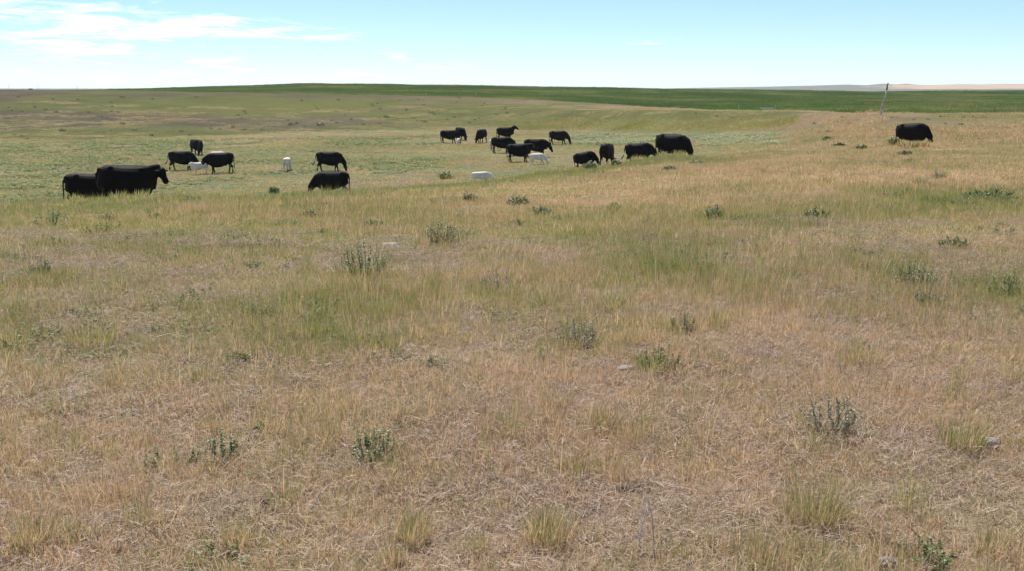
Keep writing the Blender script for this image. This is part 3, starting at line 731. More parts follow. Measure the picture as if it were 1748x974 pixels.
    if udder:
        ring_tube(bm, [((-.46, 0, .66), .10, .08), ((-.34, 0, .60), .15, .12), ((-.20, 0, .60), .11, .09)], 12)
    TL = {'down': [(-.80, 0, 1.235), (-.885, 0, 1.19), (-.935, 0, 1.06), (-.93, .01, .85), (-.915, .02, .62), (-.91, .03, .45), (-.91, .03, .28)],
          'swing': [(-.80, 0, 1.235), (-.885, 0, 1.19), (-.94, .0, 1.05), (-.97, .03, .86), (-1.03, .05, .68), (-1.12, .06, .53), (-1.24, .06, .42)],
          'side': [(-.80, 0, 1.235), (-.885, .01, 1.19), (-.94, .06, 1.05), (-.92, .12, .86), (-.90, .18, .66), (-.90, .22, .50), (-.92, .25, .36)]}[tail]
    rr = [.036, .036, .032, .028, .028, .040, .022]
    ring_tube(bm, [(Vector(p) + Vector((0, 0, lk * .3)), r, r) for p, r in zip(TL, rr)], 10)
    bmesh.ops.recalc_face_normals(bm, faces=bm.faces)
    me = bpy.data.meshes.new('cow_raw'); bm.to_mesh(me); bm.free()
    o = bpy.data.objects.new('cow_raw', me); col.objects.link(o)
    md = o.modifiers.new('r', 'REMESH'); md.mode = 'VOXEL'; md.voxel_size = vox; md.use_smooth_shade = True
    ms = o.modifiers.new('s', 'SMOOTH'); ms.factor = .5; ms.iterations = 3
    dc = o.modifiers.new('d', 'DECIMATE'); dc.ratio = .35
    dg = bpy.context.evaluated_depsgraph_get(); dg.update()
    out_ = bpy.data.meshes.new_from_object(o.evaluated_get(dg))
    bpy.data.objects.remove(o); bpy.data.meshes.remove(me)
    out_.polygons.foreach_set('use_smooth', [True] * len(out_.polygons))
    ears = [poll + u * .05 + sidev * sgn * .20 - Vector((0, 0, .07)) for sgn in (1, -1)]
    return out_, ears, (sidev, upv, u, muzzle.copy())
def hide(name, c, c2, rough, spec, sheen=0.):
    m = new_mat(name); t = m.node_tree
    tcn = t.nodes.new('ShaderNodeTexCoord')
    n = noise(t, 2.6, 5, .6, tcn.outputs['Object']); nf = noise(t, 60, 3, .7, tcn.outputs['Object'])
    cc = ramp(t, n, [(.35, c), (.68, c2)])
    p = t.nodes.new('ShaderNodeBsdfPrincipled'); t.links.new(cc, p.inputs['Base Color'])
    p.inputs['Roughness'].default_value = rough; p.inputs['Specular IOR Level'].default_value = spec
    bp = t.nodes.new('ShaderNodeBump'); bp.inputs['Strength'].default_value = .35; bp.inputs['Distance'].default_value = .012
    t.links.new(nf, bp.inputs['Height']); t.links.new(bp.outputs[0], p.inputs['Normal'])
    o = t.nodes.new('ShaderNodeOutputMaterial'); t.links.new(p.outputs[0], o.inputs[0])
    return m
HB = hide('black_hide', (.0036, .0035, .0038), (.0085, .0066, .0062), .62, .07)
HR = hide('brown_black_hide', (.007, .005, .0045), (.017, .0095, .007), .62, .10)
HW = hide('white_hide', (.46, .425, .375), (.66, .63, .58), .8, .12)
HM = hide('muzzle_skin', (.16, .085, .065), (.24, .13, .10), .6, .2)
TAG = simple('tag_plastic', (.62, .66, .55), .4, .05, 3, 0)
GRZ = ((1.22, 0, .50), (1.36, 0, .07)); UP = ((1.20, 0, 1.40), (1.56, 0, 1.13)); LEV = ((1.22, 0, 1.20), (1.58, 0, .96)); LOW = ((1.24, 0, .82), (1.46, 0, .43))
MESH = {
    'graze':  make_cow(*GRZ, legs=(.16, -.10, -.16, .14), tail='down'),
    'graze2': make_cow((1.20, .10, .50), (1.31, .20, .07), legs=(-.12, .14, .12, -.18), tail='swing'),
    'graze_side': make_cow((1.10, -.36, .52), (1.14, -.52, .08), legs=(.05, -.05, .02, -.04), tail='down', headroll=-1.0),
    'graze_deep': make_cow((1.14, -.10, .46), (1.27, -.14, .03), legs=(.03, -.03, .05, -.03), tail='down', girth=1.12, depth=1.12),
    'low':    make_cow(*LOW, legs=(.10, -.10, -.12, .10), tail='down'),
    'up':     make_cow(*UP, legs=(.08, -.06, .10, -.12), tail='down'),
    'level':  make_cow(*LEV, legs=(.10, -.04, -.10, .10), tail='down'),
    'look':   make_cow((1.13, -.20, 1.26), (1.31, -.44, .88), legs=(.04, -.06, .10, -.06), tail='side', girth=1.1, depth=1.13, headroll=-.95, hs=1.15),
}
cm = dict(udder=False, lanky=1.0, vox=.021)
CALF = {
    'graze': make_cow((1.20, 0, .56), (1.36, 0, .16), legs=(.24, -.14, -.26, .16), girth=.82, depth=.84, **cm),
    'low': make_cow((1.20, 0, .92), (1.44, 0, .58), legs=(.10, -.08, -.10, .08), girth=.82, depth=.84, **cm),
    'stand': make_cow((1.12, -.08, 1.34), (1.42, -.16, 1.08), legs=(.05, -.06, .06, -.08), girth=.82, depth=.84, headroll=-.3, **cm),
    'nurse': make_cow((1.26, .05, .92), (1.52, .10, .66), legs=(.10, -.10, .08, -.10), girth=.82, depth=.84, **cm),
}
def cattle(kind, u, Y, yaw, size, mat, label, group, pose, calf=False, lift=0., tagged=False, xs=.94):
    """u: picture column of the body's middle; yaw 0 = broadside facing right, 90 = facing away, 180 = facing left, -90 = towards the camera"""
    v0 = 290.
    for _ in range(3):
        b = (CY - v0) / F; X = Y * (u - CX) / F / (CP + b * SP)
        z = h1(X, Y); v0 = float(proj(X, Y, z + size * .6)[1])
    azm = math.atan2(X, Y); yw = R(yaw) - azm
    f = Vector((math.cos(yw), math.sin(yw)))
    zf = float(H(X + f.x * .55 * size / 1.35, Y + f.y * .55 * size / 1.35)[0]); zb = float(H(X - f.x * .6 * size / 1.35, Y - f.y * .6 * size / 1.35)[0])
    pit = math.atan2(zf - zb, 1.15 * size / 1.35)
    src, ears, fr = (CALF if calf else MESH)[pose]
    key = (id(src), mat.name)
    if key not in MCACHE:
        me = src.copy(); me.materials.clear(); me.materials.append(mat); MCACHE[key] = me
        if mat is HW:                             # pinkish brown muzzle, dark hooves
            me.materials.append(HM); me.materials.append(HB)
            for q in me.polygons:
                if (q.center - fr[3]).length < .115: q.material_index = 1
                elif q.center.z < .055: q.material_index = 2
    o = bpy.data.objects.new(kind, MCACHE[key]); col.objects.link(o)
    k = size / 1.36
    o.scale = (k * xs, k, k * (1.05 if not calf else 1.0)); o.rotation_euler = Euler((0, -pit, yw), 'XYZ'); o.location = (X, Y, (zf + zb) / 2 - .02 + lift)
    tag(o, label, 'calf' if calf else 'cow', group)
    if tagged:
        for p in ears[:1] if tagged == 1 else ears[1:]:
            V, Fc = [], []
            sidev, upv, uu_, _ = fr
            a = sidev * .032; c = Vector((0, 0, .042)); n = a.cross(c).normalized() * .004
            for dn in (-1, 1):
                for q in (a + c * .7, -a + c * .7, -a * 1.2 - c, a * 1.2 - c): V.append(p + q + n * dn)
            Fc = [(0, 1, 2, 3), (7, 6, 5, 4), (0, 4, 5, 1), (1, 5, 6, 2), (2, 6, 7, 3), (3, 7, 4, 0)]
            mesh_obj('ear_tag', V, Fc, TAG, o)
    return o
MCACHE = {}
GH = 'black cattle grazing in the hollow'; GC = 'white calves among the black cattle'
cattle('cow', 150, 36.0, 6, 1.36, HB, 'black cow half hidden behind the biggest cow at the far left, tail hanging', GH, 'low')
cattle('cow', 212, 32.0, 4, 1.36, HB, 'largest black cow at far left, head up and turned to the camera', GH, 'look', xs=.93)
cattle('cow', 309, 69.0, -14, 1.30, HB, 'black cow with tail swung out, head down behind a white calf, left cluster', GH, 'graze2')
cattle('cow', 336, 84.0, -62, 1.30, HB, 'black cow facing the camera at the back of the left cluster', GH, 'graze_side')
cattle('cow', 377, 66.5, 188, 1.34, HB, 'black cow broadside facing left with a white calf under its chin', GH, 'low')
cattle('calf', 342, 66.0, 196, .80, HW, 'white calf standing between two black cows of the left cluster, facing left', GC, 'stand', True)
cattle('calf', 372, 75.5, 4, .86, HW, 'white calf of which only the back shows over a black cow', GC, 'graze', True)
cattle('calf', 490, 68.0, 74, .90, HW, 'lone white calf seen from behind, left of the cow pair', GC, 'graze', True)
cattle('cow', 561, 68.0, -4, 1.32, HB, 'black cow grazing to the right behind another, tail swung to the left', GH, 'graze2')
cattle('cow', 567, 50.0, 183, 1.32, HB, 'black cow grazing down to the left on the grassy lip of the hollow', GH, 'graze')
cattle('cow', 766, 102.0, -12, 1.32, HB, 'small far black cow with a white calf at its nose', GH, 'graze')
cattle('calf', 782.5, 99.0, -100, .66, HW, 'tiny white calf at the nose of a far black cow', GC, 'nurse', True)
cattle('cow', 786, 108.0, -60, 1.32, HB, 'far black cow behind the one with the tiny calf, head lowered to the right', GH, 'graze')
cattle('cow', 822, 103.0, -118, 1.34, HB, 'far black cow facing the camera alone, head lowered to the left', GH, 'graze')
cattle('cow', 862, 106.0, 4, 1.36, HB, 'far black cow facing right with its head held high', GH, 'up')
cattle('cow', 856, 86.0, -8, 1.36, HB, 'black cow in front of the high-headed one, a white calf on either side', GH, 'low')
cattle('calf', 846, 90.0, -30, 1.0, HW, 'white calf mostly hidden behind the rump of a black cow', GC, 'nurse', True)
cattle('calf', 873.5, 82.0, 70, .92, HW, 'white calf seen from behind above the back of the nearest centre cow', GC, 'graze', True)
cattle('cow', 885, 75.5, -4, 1.34, HB, 'nearest black cow of the centre cluster, broadside facing right', GH, 'level', tagged=2)
cattle('cow', 914, 80.0, -12, 1.42, HB, 'big black cow with lowered head right behind the nearest centre cow', GH, 'low')
cattle('calf', 918, 72.5, -6, .82, HW, 'white calf grazing to the right before two black cows', GC, 'graze', True)
cattle('cow', 953, 97.0, -8, 1.34, HR, 'brownish black cow grazing rightwards at the right edge of the centre cluster', GH, 'graze')
cattle('calf', 821, 57.0, -6, .78, HW, 'nearest white calf, legs hidden in the grass at the lip of the hollow', GC, 'low', True)
cattle('cow', 1001, 64.0, -4, 1.06, HB, 'smallish black cow behind grey-green bushes, back low to the grass', GH, 'graze_deep')
cattle('cow', 1036, 63.0, 72, 1.34, HR, 'brownish black cow seen from behind, hind legs apart', GH, 'graze')
cattle('cow', 1092, 62.5, -8, 1.32, HB, 'black cow grazing to the right, legs hidden, just left of a bigger cow', GH, 'graze2')
cattle('cow', 1146, 56.0, -16, 1.46, HB, 'big black cow at the right end of the herd, head buried in grass', GH, 'graze_deep')
cattle('cow', 1558, 58.5, -12, 1.36, HB, 'black cow grazing all alone on the dry slope at the right', GH, 'graze_deep', tagged=2)

# ---------------------------------------------------------------- single plants, stones, dung, posts
M_LEAF = leafmat('green_leaf', (.080, .115, .034), (.175, .225, .072))
M_SAGE = leafmat('sage_leaf', (.100, .120, .048), (.190, .215, .100))
M_DARK = leafmat('dark_shrub_leaf', (.072, .080, .036), (.15, .158, .074))
M_BUSH = leafmat('bush_leaf', (.105, .130, .048), (.20, .225, .095))
M_STEM = simple('green_stem', (.17, .17, .08), .7, .3, 30, .1)
M_WOOD = simple('dead_wood', (.30, .235, .17), .85, .4, 30, .4, c2=(.44, .37, .29))
M_STONE = simple('pale_stone', (.19, .172, .15), .95, .45, 7, .8, c2=(.33, .31, .28))
M_DUNG = simple('dry_dung', (.085, .058, .036), .95, .45, 25, .8, c2=(.20, .15, .10))
M_POST = simple('weathered_post', (.26, .22, .20), .9, .35, 6, .6, c2=(.42, .385, .35))
M_RUST = simple('rusty_brown', (.13, .075, .06), .9, .35, 8, .5)
M_PALE = simple('pale_steel', (.50, .51, .50), .45, .12, 6, .1)
M_STRAW = simple('pale_straw', (.50, .42, .30), .7, .2, 20, .1)
M_STEEL = simple('dull_steel', (.20, .21, .20), .6, .2, 8, .1)
MS = grass_mat('single_tuft_grass', False)
def plant(name, u, v, hgt, wid, label, kind, seed, group=None, cat='plant'):
    p = at(u, v); rg = random.Random(seed)
    LS = max(.016, .0021 * p.y) * (1 if p.y < 30 else .8)          # leaf length
    o = empty(name, p - Vector((0, 0, .01)))
    if kind == 'forb': SV, SF, LV, LF, LB = plant_mesh(rg, hgt, wid, max(10, int(38 * wid / .4)), 32, LS * .85, .35); ml, ms = M_LEAF, M_STEM
    elif kind == 'sage': SV, SF, LV, LF, LB = plant_mesh(rg, hgt, wid, max(14, int(46 * wid / .4)), 30, LS * .75, .7); ml, ms = M_SAGE, M_WOOD
    elif kind == 'bush': SV, SF, LV, LF, LB = plant_mesh(rg, hgt, wid, 34, 22, LS * .8, .6); ml, ms = M_BUSH, M_WOOD
    elif kind == 'dead': SV, SF, LV, LF, LB = plant_mesh(rg, hgt, wid, max(16, int(46 * wid / .4)), 3, LS * .6, 1.0); ml, ms = M_SAGE, M_WOOD
    mesh_obj('stem', SV, SF, ms, o); mesh_obj('foliage', LV, LF, ml, o, attrs={'bl': LB})
    V, Fc, hh, bb = blades(rg, int(60 + 160 * min(1, wid)), wid * .62, hgt * .62, max(.0026, .0006 * p.y), .4, 3)      # grass growing up through it
    gb = mesh_obj('grass_blades', V, Fc, MS, o, attrs={'h': hh, 'bl': bb, 'grn': [.72] * len(V), 'rnd': [rg.random()] * len(V), 'tg': [0] * len(V)})
    gb['kind'] = 'stuff'                       # blades too fine to pick apart
    return tag(o, label, cat, group)
def tuft(u, v, hgt, wid, label, grn, seed, n=150, group='larger grass tufts in the foreground', name='grass_tuft'):
    p = at(u, v); rg = random.Random(seed)
    d = p.y; V, Fc, hh, bb = blades(rg, n, wid * .42, hgt, max(.0028, .00075 * d), .35, 3)
    o = mesh_obj(name, V, Fc, MS, attrs={'h': hh, 'bl': bb, 'grn': [grn] * len(V), 'rnd': [rg.random()] * len(V), 'tg': [0] * len(V)})
    o.location = p - Vector((0, 0, .01)); return tag(o, label, 'grass tuft', group)
def px(u, v, n):                              # n photo pixels at that spot, in metres
    return n / F * at(u, v).y * 1.02
FG = 'leafy plants in the foreground'
for a in [
    ('leafy_plant', 1415, 742, 95, 90, 'tall forb with grey dead stems and dark leaves, right foreground', 'sage'),
    ('leafy_plant', 1125, 632, 55, 75, 'dark leafy plant right of the pale grey stone, centre right', 'forb'),
    ('leafy_plant', 380, 785, 62, 55, 'small bright green sprig standing in dry grass, lower left', 'forb'),
    ('leafy_plant', 640, 785, 70, 95, 'loose green sprigs in dry grass, lower centre left', 'forb'),
    ('leafy_plant', 622, 472, 68, 85, 'dense dark green leafy plant, left of centre', 'forb'),
    ('leafy_plant', 755, 415, 42, 60, 'grey-green bushy plant up the slope right of the dense leafy one', 'sage'),
    ('leafy_plant', 985, 592, 60, 90, 'sprawling grey-green plant over dark litter, centre', 'sage'),
    ('leafy_plant', 850, 495, 45, 70, 'bare grey twiggy dead plant, centre', 'dead'),
    ('leafy_plant', 1168, 565, 42, 55, 'small grey-green plant right of the sprawling one', 'sage'),
    ('leafy_plant', 1585, 525, 45, 60, 'grey twiggy plant with green top, right side', 'sage'),
    ('leafy_plant', 1562, 492, 50, 80, 'bright green leafy clump on the right side', 'forb'),
    ('leafy_plant', 1715, 505, 46, 70, 'green leafy clump near the right edge', 'forb'),
    ('leafy_plant', 1625, 424, 26, 50, 'low dark green clump on the right slope', 'forb'),
    ('leafy_plant', 1395, 376, 24, 45, 'small green leafy clump in the right green band', 'forb'),
    ('leafy_plant', 1218, 376, 34, 30, 'upright grey-green plant on the slope right of centre', 'sage'),
    ('leafy_plant', 1104, 418, 26, 18, 'small dark twiggy weed on the slope, centre right', 'dead'),
    ('leafy_plant', 70, 470, 36, 40, 'dark grey-green plant near the left edge', 'sage'),
    ('leafy_plant', 1690, 342, 22, 90, 'wide dark green patch of leaves near the right edge', 'forb'),
    ('leafy_plant', 1580, 962, 60, 110, 'green leafy weed at the bottom right edge', 'forb'),
    ('leafy_plant', 1602, 308, 26, 18, 'pale grey dry weed standing on the right slope', 'dead'),
    ('leafy_plant', 1574, 318, 22, 18, 'second pale grey dry weed, left of the taller one on the right slope', 'dead'),
    ('leafy_plant', 885, 352, 20, 40, 'low grey-green plant below the centre cattle', 'sage'),
    ('leafy_plant', 925, 368, 20, 36, 'green-grey plant just below right of its low neighbour, centre slope', 'sage'),
    ('leafy_plant', 800, 345, 18, 28, 'pale green weed on the slope below the nearest white calf', 'sage'),
    ('leafy_plant', 530, 372, 16, 30, 'low grey-green weed on the slope, left of centre', 'sage'),
    ('leafy_plant', 640, 390, 18, 40, 'small green weed above the dense dark leafy plant', 'forb'),
]:
    n, u, v, hp, wp, lb, kd = a
    plant(n, u, v, px(u, v, hp), px(u, v, wp), lb, kd, int(u * 7 + v), FG)
for u, v, hp, wp, lb, kd in [
    (760, 306, 15, 22, 'dark green bush on the lip of the hollow below the nearest calf', 'bush'),
    (468, 333, 16, 18, 'small dark bush on the lip of the hollow left of the cow pair', 'forb'),
    (1006, 292, 17, 26, 'grey-green bush hiding the legs of the smallish cow', 'sage'),
    (1052, 286, 14, 18, 'green bush at the feet of the cow seen from behind', 'sage'),
    (1143, 294, 12, 24, 'low dark bush below the biggest right-hand cow', 'sage'),
    (1190, 284, 10, 26, 'low bush on the lip right of the herd', 'sage'),
    (1470, 256, 9, 24, 'green shrub left of the lone cow on the slope', 'bush'),
    (1526, 247, 14, 18, 'green shrub touching the rump of the lone cow', 'bush'),
    (1412, 240, 7, 15, 'small round shrub far left of the lone cow', 'bush'),
    (1433, 252, 8, 20, 'low dull shrub between two greener ones left of the lone cow', 'sage'),
    (1545, 266, 9, 22, 'low grey shrub below the lone cow', 'sage'),
]:
    plant('shrub', u, v, px(u, v, hp), px(u, v, wp), lb, kd, int(u * 3 + v), 'bushes around the herd', 'shrub')
for u, v, hp, wp, g, n, lb in [
    (1388, 892, 85, 120, .62, 420, 'broad yellow-green grass tuft, lower right'),
    (1310, 965, 60, 80, .35, 220, 'straw-tipped grass tuft at the bottom right'),
    (1640, 772, 70, 85, .70, 300, 'green grass tuft beside a pale stone, right'),
    (935, 925, 75, 90, .55, 320, 'yellow-green grass tuft at the bottom centre'),
    (710, 930, 70, 50, .50, 170, 'narrow green-bladed tuft at the bottom left of centre'),
    (538, 578, 42, 90, .80, 300, 'dark green grass tuft in the left middle ground'),
    (1040, 528, 40, 80, .80, 200, 'loose tall green blades in the centre right'),
    (660, 600, 36, 60, .65, 160, 'green tuft in the centre left'),
    (1030, 735, 46, 60, .45, 180, 'olive tuft over dark litter, centre'),
    (60, 930, 80, 90, .45, 240, 'olive grass tuft in the lower left corner'),
    (1110, 640, 45, 50, .75, 200, 'green blades behind the dark leafy plant'),
    (350, 650, 40, 60, .6, 160, 'green tuft right of the stone pile, left'),
    (160, 590, 50, 110, .7, 240, 'broad green tuft at the left edge of the middle ground'),
    (1690, 950, 60, 70, .55, 200, 'mixed tuft in the lower right corner'),
]:
    tuft(u, v, px(u, v, hp), px(u, v, wp), lb, g, int(u + v * 3), n)
for u, v, hp, wp, lb in [
    (1540, 252, 11, 16, 'pale grass tuft before the hind legs of the lone cow'), (1560, 253, 12, 20, 'pale grass tuft before the belly of the lone cow'), (1580, 252, 11, 16, 'pale grass tuft before the chest of the lone cow'),
    (172, 342, 18, 30, 'green grass tuft before the rump of the largest cow'), (205, 341, 16, 34, 'green grass tuft before the belly of the largest cow'), (240, 340, 17, 30, 'green grass tuft before the chest of the largest cow'), (130, 346, 15, 30, 'green grass tuft before the half hidden cow at far left'),
    (1130, 269, 11, 18, 'green grass tuft before the hind end of the herd\'s rightmost big cow'), (1158, 268, 11, 20, 'green grass tuft before the chest of the herd\'s rightmost big cow'), (1088, 276, 11, 22, 'green grass tuft before the cow left of the rightmost big cow'), (545, 319, 11, 26, 'green grass tuft before the cow grazing left on the lip'), (820, 300, 9, 24, 'green grass tuft before the nearest white calf')]:
    tuft(u, v, px(u, v, hp), px(u, v, wp), lb, .45 if u > 1500 else .7, int(u * 5 + v), 110, 'grass tufts standing before the cattle')
# far shrubs: five shapes, copied
SHR = []
for i in range(5):
    rg = random.Random(300 + i); SHR.append(plant_mesh(rg, .5, .95, 26, 9, .13, .8))
SHM = []
for i, (SV, SF, LV, LF, LB) in enumerate(SHR):
    o1 = mesh_obj('stem', SV, SF, M_WOOD); o2 = mesh_obj('foliage', LV, LF, M_DARK, attrs={'bl': LB}); SHM.append((o1.data, o2.data)); bpy.data.objects.remove(o1); bpy.data.objects.remove(o2)
spots_far = [(650, 187, 6), (644, 178, 5), (694, 189, 5), (736, 194, 8), (742, 196, 6), (705, 204, 7), (724, 209, 9), (658, 201, 9), (648, 212, 6), (764, 206, 5), (776, 202, 5), (848, 196, 6), (866, 195, 6), (863, 185, 5), (857, 188, 4), (827, 178, 4), (784, 168, 5), (1223, 201, 7), (1249, 203, 7), (1188, 195, 4),
    (60, 184, 6), (21, 190, 4), (38, 192, 4), (27, 201, 5), (96, 193, 7), (151, 193, 6), (204, 193, 7), (174, 201, 5), (183, 202, 5), (27, 232, 8), (210, 213, 10), (106, 225, 10), (46, 239, 8), (190, 176, 5), (210, 168, 10), (133, 171, 5), (230, 223, 8), (258, 233, 9), (310, 226, 7), (325, 232, 8), (360, 221, 6), (375, 222, 5), (398, 219, 6), (418, 223, 6), (448, 223, 7), (413, 203, 5), (495, 214, 10), (507, 212, 8), (547, 215, 12), (520, 217, 5), (575, 211, 6), (335, 167, 8), (600, 205, 5), (620, 214, 6), (1450, 213, 8), (1640, 214, 8), (1681, 203, 8), (1606, 201, 7), (1660, 232, 9), (1560, 205, 5), (1720, 221, 8), (1390, 212, 6), (1340, 207, 6)]
rg = random.Random(11)
for i in range(60):
    u = rg.uniform(0, 900); spots_far.append((u, rg.uniform(166, 236 - u * .03), rg.uniform(3, 5.5)))
for i in range(26):
    u = rg.uniform(1330, 1748); spots_far.append((u, rg.uniform(200, 262), rg.uniform(4, 8)))
for i, (u, v, wp) in enumerate(spots_far):
    p = at(u, v); k = wp / F * p.y / .80; far = p.y > 88
    root = empty('shrub', p, rg.uniform(0, 6.28)); root.scale = (k, k, k * rg.uniform(.7, 1.0))
    for nm, me in zip(('stem', 'foliage'), SHM[i % 5]):
        q = bpy.data.objects.new(nm, me); col.objects.link(q); q.parent = root
    if u < 900:
        over = 'above the largest cow' if u < 240 else 'above the left cluster of cattle' if u < 450 else 'above the cow pair' if u < 660 else 'above the far centre cows'
        band = 'near the top of the brown hillside' if v < 182 else 'halfway up the brown hillside' if v < 205 else 'low on the brown hillside'
        size = 'larger' if wp >= 7 else 'small' if wp >= 5 else 'tiny'
        tag(root, '%s dark shrub %s, %s' % (size, band, over), 'shrub', 'shrubs dotted on the far hillside')
    elif u < 1300: tag(root, 'small dark shrub on the tan bank behind the herd', 'shrub', 'shrubs on the tan bank')
    else: tag(root, '%s dull shrub on the dry slope %s %s the lone cow' % ('larger' if wp >= 7 else 'small', 'farther off than' if v < 225 else 'nearer than', 'and left of' if u < 1540 else 'and right of'), 'shrub', 'shrubs on the dry right slope')

def stone(name, u, v, wpx, hpx, label, mat, seed, cat, group=None, flat=.6):
    p = at(u, v); rg = random.Random(seed); bm = bmesh.new(); bmesh.ops.create_icosphere(bm, subdivisions=3, radius=1)
    off = rg.uniform(0, 50)
    for q in bm.verts:
        c = q.co.copy(); n = float(fbm(c.x * 1.3 + off, c.y * 1.3 + c.z * 1.7, seed, 3)); m2 = float(fbm(c.x * 4 + off, c.y * 4 + c.z * 3, seed + 3, 2))
        q.co = c * (.72 + .5 * n + .16 * m2)
        if q.co.z > .55: q.co.z = .55 + (q.co.z - .55) * .35
    me = bpy.data.meshes.new(name); bm.to_mesh(me); bm.free(); me.materials.append(mat)
    me.polygons.foreach_set('use_smooth', [mat is M_DUNG] * len(me.polygons))
    o = bpy.data.objects.new(name, me); col.objects.link(o)
    sx = wpx / F * p.y / 2; sz = hpx / F * p.y / 2 / .6
    o.scale = (sx, sx * .8, sz); o.rotation_euler = (0, 0, rg.uniform(-.5, .5)); o.location = p + Vector((0, 0, sz * .12)); return tag(o, label, cat, group)
stone('stone', 1512, 972, 38, 34, 'pale grey lichened stone at the bottom right edge', M_STONE, 1, 'stone')
stone('stone', 1066, 637, 30, 20, 'pale grey stone in the centre, left of a dark leafy plant', M_STONE, 2, 'stone')
stone('stone', 1692, 765, 34, 26, 'pale stone beside the green tuft at right', M_STONE, 3, 'stone')
stone('stone', 1502, 248, 9, 5, 'white stone lying on the slope left of the lone cow', M_STONE, 4, 'stone')
stone('stone', 668, 421, 30, 9, 'flat pale stone above the dense dark leafy plant', M_STONE, 5, 'stone')
stone('stone', 592, 611, 40, 8, 'flat grey stone in the dry grass left of centre', M_STONE, 6, 'stone')
stone('stone', 253, 672, 14, 12, 'upper brown-bottomed stone of the little pile at left', M_RUST, 7, 'stone')
stone('stone', 262, 690, 15, 11, 'lower pinkish stone of the little pile at left', M_STONE, 8, 'stone')
stone('stone', 245, 682, 8, 7, 'smallest pale stone of the little pile at left', M_STONE, 9, 'stone')
stone('dung_pat', 1075, 834, 50, 16, 'crumbled dark dung pat in the lower centre', M_DUNG, 10, 'dung')
stone('dung_pat', 1388, 541, 34, 8, 'flat dark dung pat on the right, in dry grass', M_DUNG, 11, 'dung')
stone('dung_pat', 455, 858, 22, 14, 'small brown dung lump in the lower left', M_DUNG, 12, 'dung')
stone('dung_pat', 1508, 922, 44, 16, 'brown dung pat above the stone at the bottom right', M_DUNG, 13, 'dung')

def twig(u, v, pts, r, label, mat, name='dead_stalk'):
    """a bent dead stalk; points in photo pixels from its foot, leaning a little in depth"""
    p = at(u, v); k = p.y / F; V, Fc = [], []
    P = [Vector((a * k, c * k, b * k)) for a, b, c in pts]; P[0].z -= .02
    tube(V, Fc, P, [r * (1 - .6 * i / (len(P) - 1)) for i in range(len(P))], 5)
    o = mesh_obj(name, V, Fc, mat); o.location = p; return tag(o, label, 'stalk')
twig(1088, 940, [(0, 0, 0), (6, 40, 2), (14, 80, 0), (20, 96, 4), (8, 112, 6)], .0035, 'bleached bent dead stalk standing at the bottom, right of centre', M_PALE)
twig(1118, 965, [(0, 0, 0), (-4, 60, 3), (-8, 95, 0), (-16, 125, 5)], .003, 'grey dead stalk beside the bleached bent one', M_WOOD)
twig(1585, 935, [(0, 0, 0), (-15, 18, 4), (-38, 42, 0), (-42, 43, 0)], .004, 'dark bare twig slanting over the weed at bottom right', M_RUST)
twig(1400, 892, [(0, 6, 0), (-18, 6, 4), (-40, 4, 6)], .006, 'short bleached stick lying before the broad tuft', M_PALE)
twig(270, 612, [(0, 45, 0), (20, 44, 4), (50, 38, 4), (95, 20, 8)], .003, 'long pale straw stem lying on the grass at left', M_STRAW)

# leaning crooked post
def leaning_post():
    Y = 89.; k = Y / F
    P0 = at(1502, 198, 60, 100); k = P0.y / F
    o = empty('leaning_post', P0)
    prof = [(2, -3), (2.5, 6), (2.2, 14), (3.5, 21), (6, 28), (8, 36), (8.3, 42)]
    V, Fc = [], []; tube(V, Fc, [Vector((x * k, .05 * math.sin(i * 1.3), z * k)) for i, (x, z) in enumerate(prof)], [.10, .09, .08, .068, .065, .06, .06], 9)
    mesh_obj('trunk', V, Fc, M_POST, o, smooth=True)
    V, Fc = [], []; tube(V, Fc, [Vector((x * k, .05, z * k)) for x, z in [(8.3, 41), (9.4, 46), (9.0, 50), (10.6, 54)]], [.066, .072, .06, .05], 9)
    mesh_obj('broken_top', V, Fc, M_RUST, o, smooth=True)
    return tag(o, 'crooked weathered grey post leaning to the right at the field edge', 'post')
leaning_post()
# trough beyond the edge
def trough():
    p = at(1309, 190.0, 60, 460); Y = 138.; b = (CY - 189) / F; X = Y * (1309 - CX) / F / (CP + b * SP); z = h1(X, Y)
    zt = float(zat(184.2, Y)); o = empty('water_trough', (X, Y, z), R(-14)); hh = max(.45, zt - z)
    def bx(name, x0, x1, y0, y1, z0, z1, m):
        V = [(x, y, zz) for zz in (z0, z1) for y in (y0, y1) for x in (x0, x1)]
        return mesh_obj(name, V, [(0, 2, 3, 1), (4, 5, 7, 6), (0, 1, 5, 4), (2, 6, 7, 3), (0, 4, 6, 2), (1, 3, 7, 5)], m, o)
    L = .87
    for y in (-.28, .28): bx('side_panel', -L, L, y - .02, y + .02, hh - .16, hh, M_PALE)
    for x in (-L - .02, L + .02): bx('end_panel', x - .02, x + .02, -.26, .26, hh - .17, hh + .01, M_PALE)
    bx('bottom', -L + .01, L - .01, -.25, .25, hh - .155, hh - .13, M_STEEL)
    for x in (-L + .08, L - .08):
        for y in (-.24, .24): bx('leg', x - .035, x + .035, y - .035, y + .035, -.05, hh - .16, M_STEEL)
    return tag(o, 'long pale water trough on legs at the edge of the green field', 'trough')
trough()
def fence_post(u, vb, vt, Y, mat, label, group='fence posts along the green field', r=.06):
    b = (CY - vb) / F; X = Y * (u - CX) / F / (CP + b * SP); z = h1(X, Y); zt = float(zat(vt, Y))
    hh = max(.8, zt - z); V, Fc = [], []; rg = random.Random(int(u)); lx = rg.uniform(-.06, .06)
    tube(V, Fc, [(0, 0, -.2), (lx * .4, 0, hh * .5), (lx, 0, hh)], [r, r * .95, r * .85], 7)
    o = mesh_obj('fence_post', V, Fc, mat); o.location = (X, Y, z); return tag(o, label, 'fence post', group)
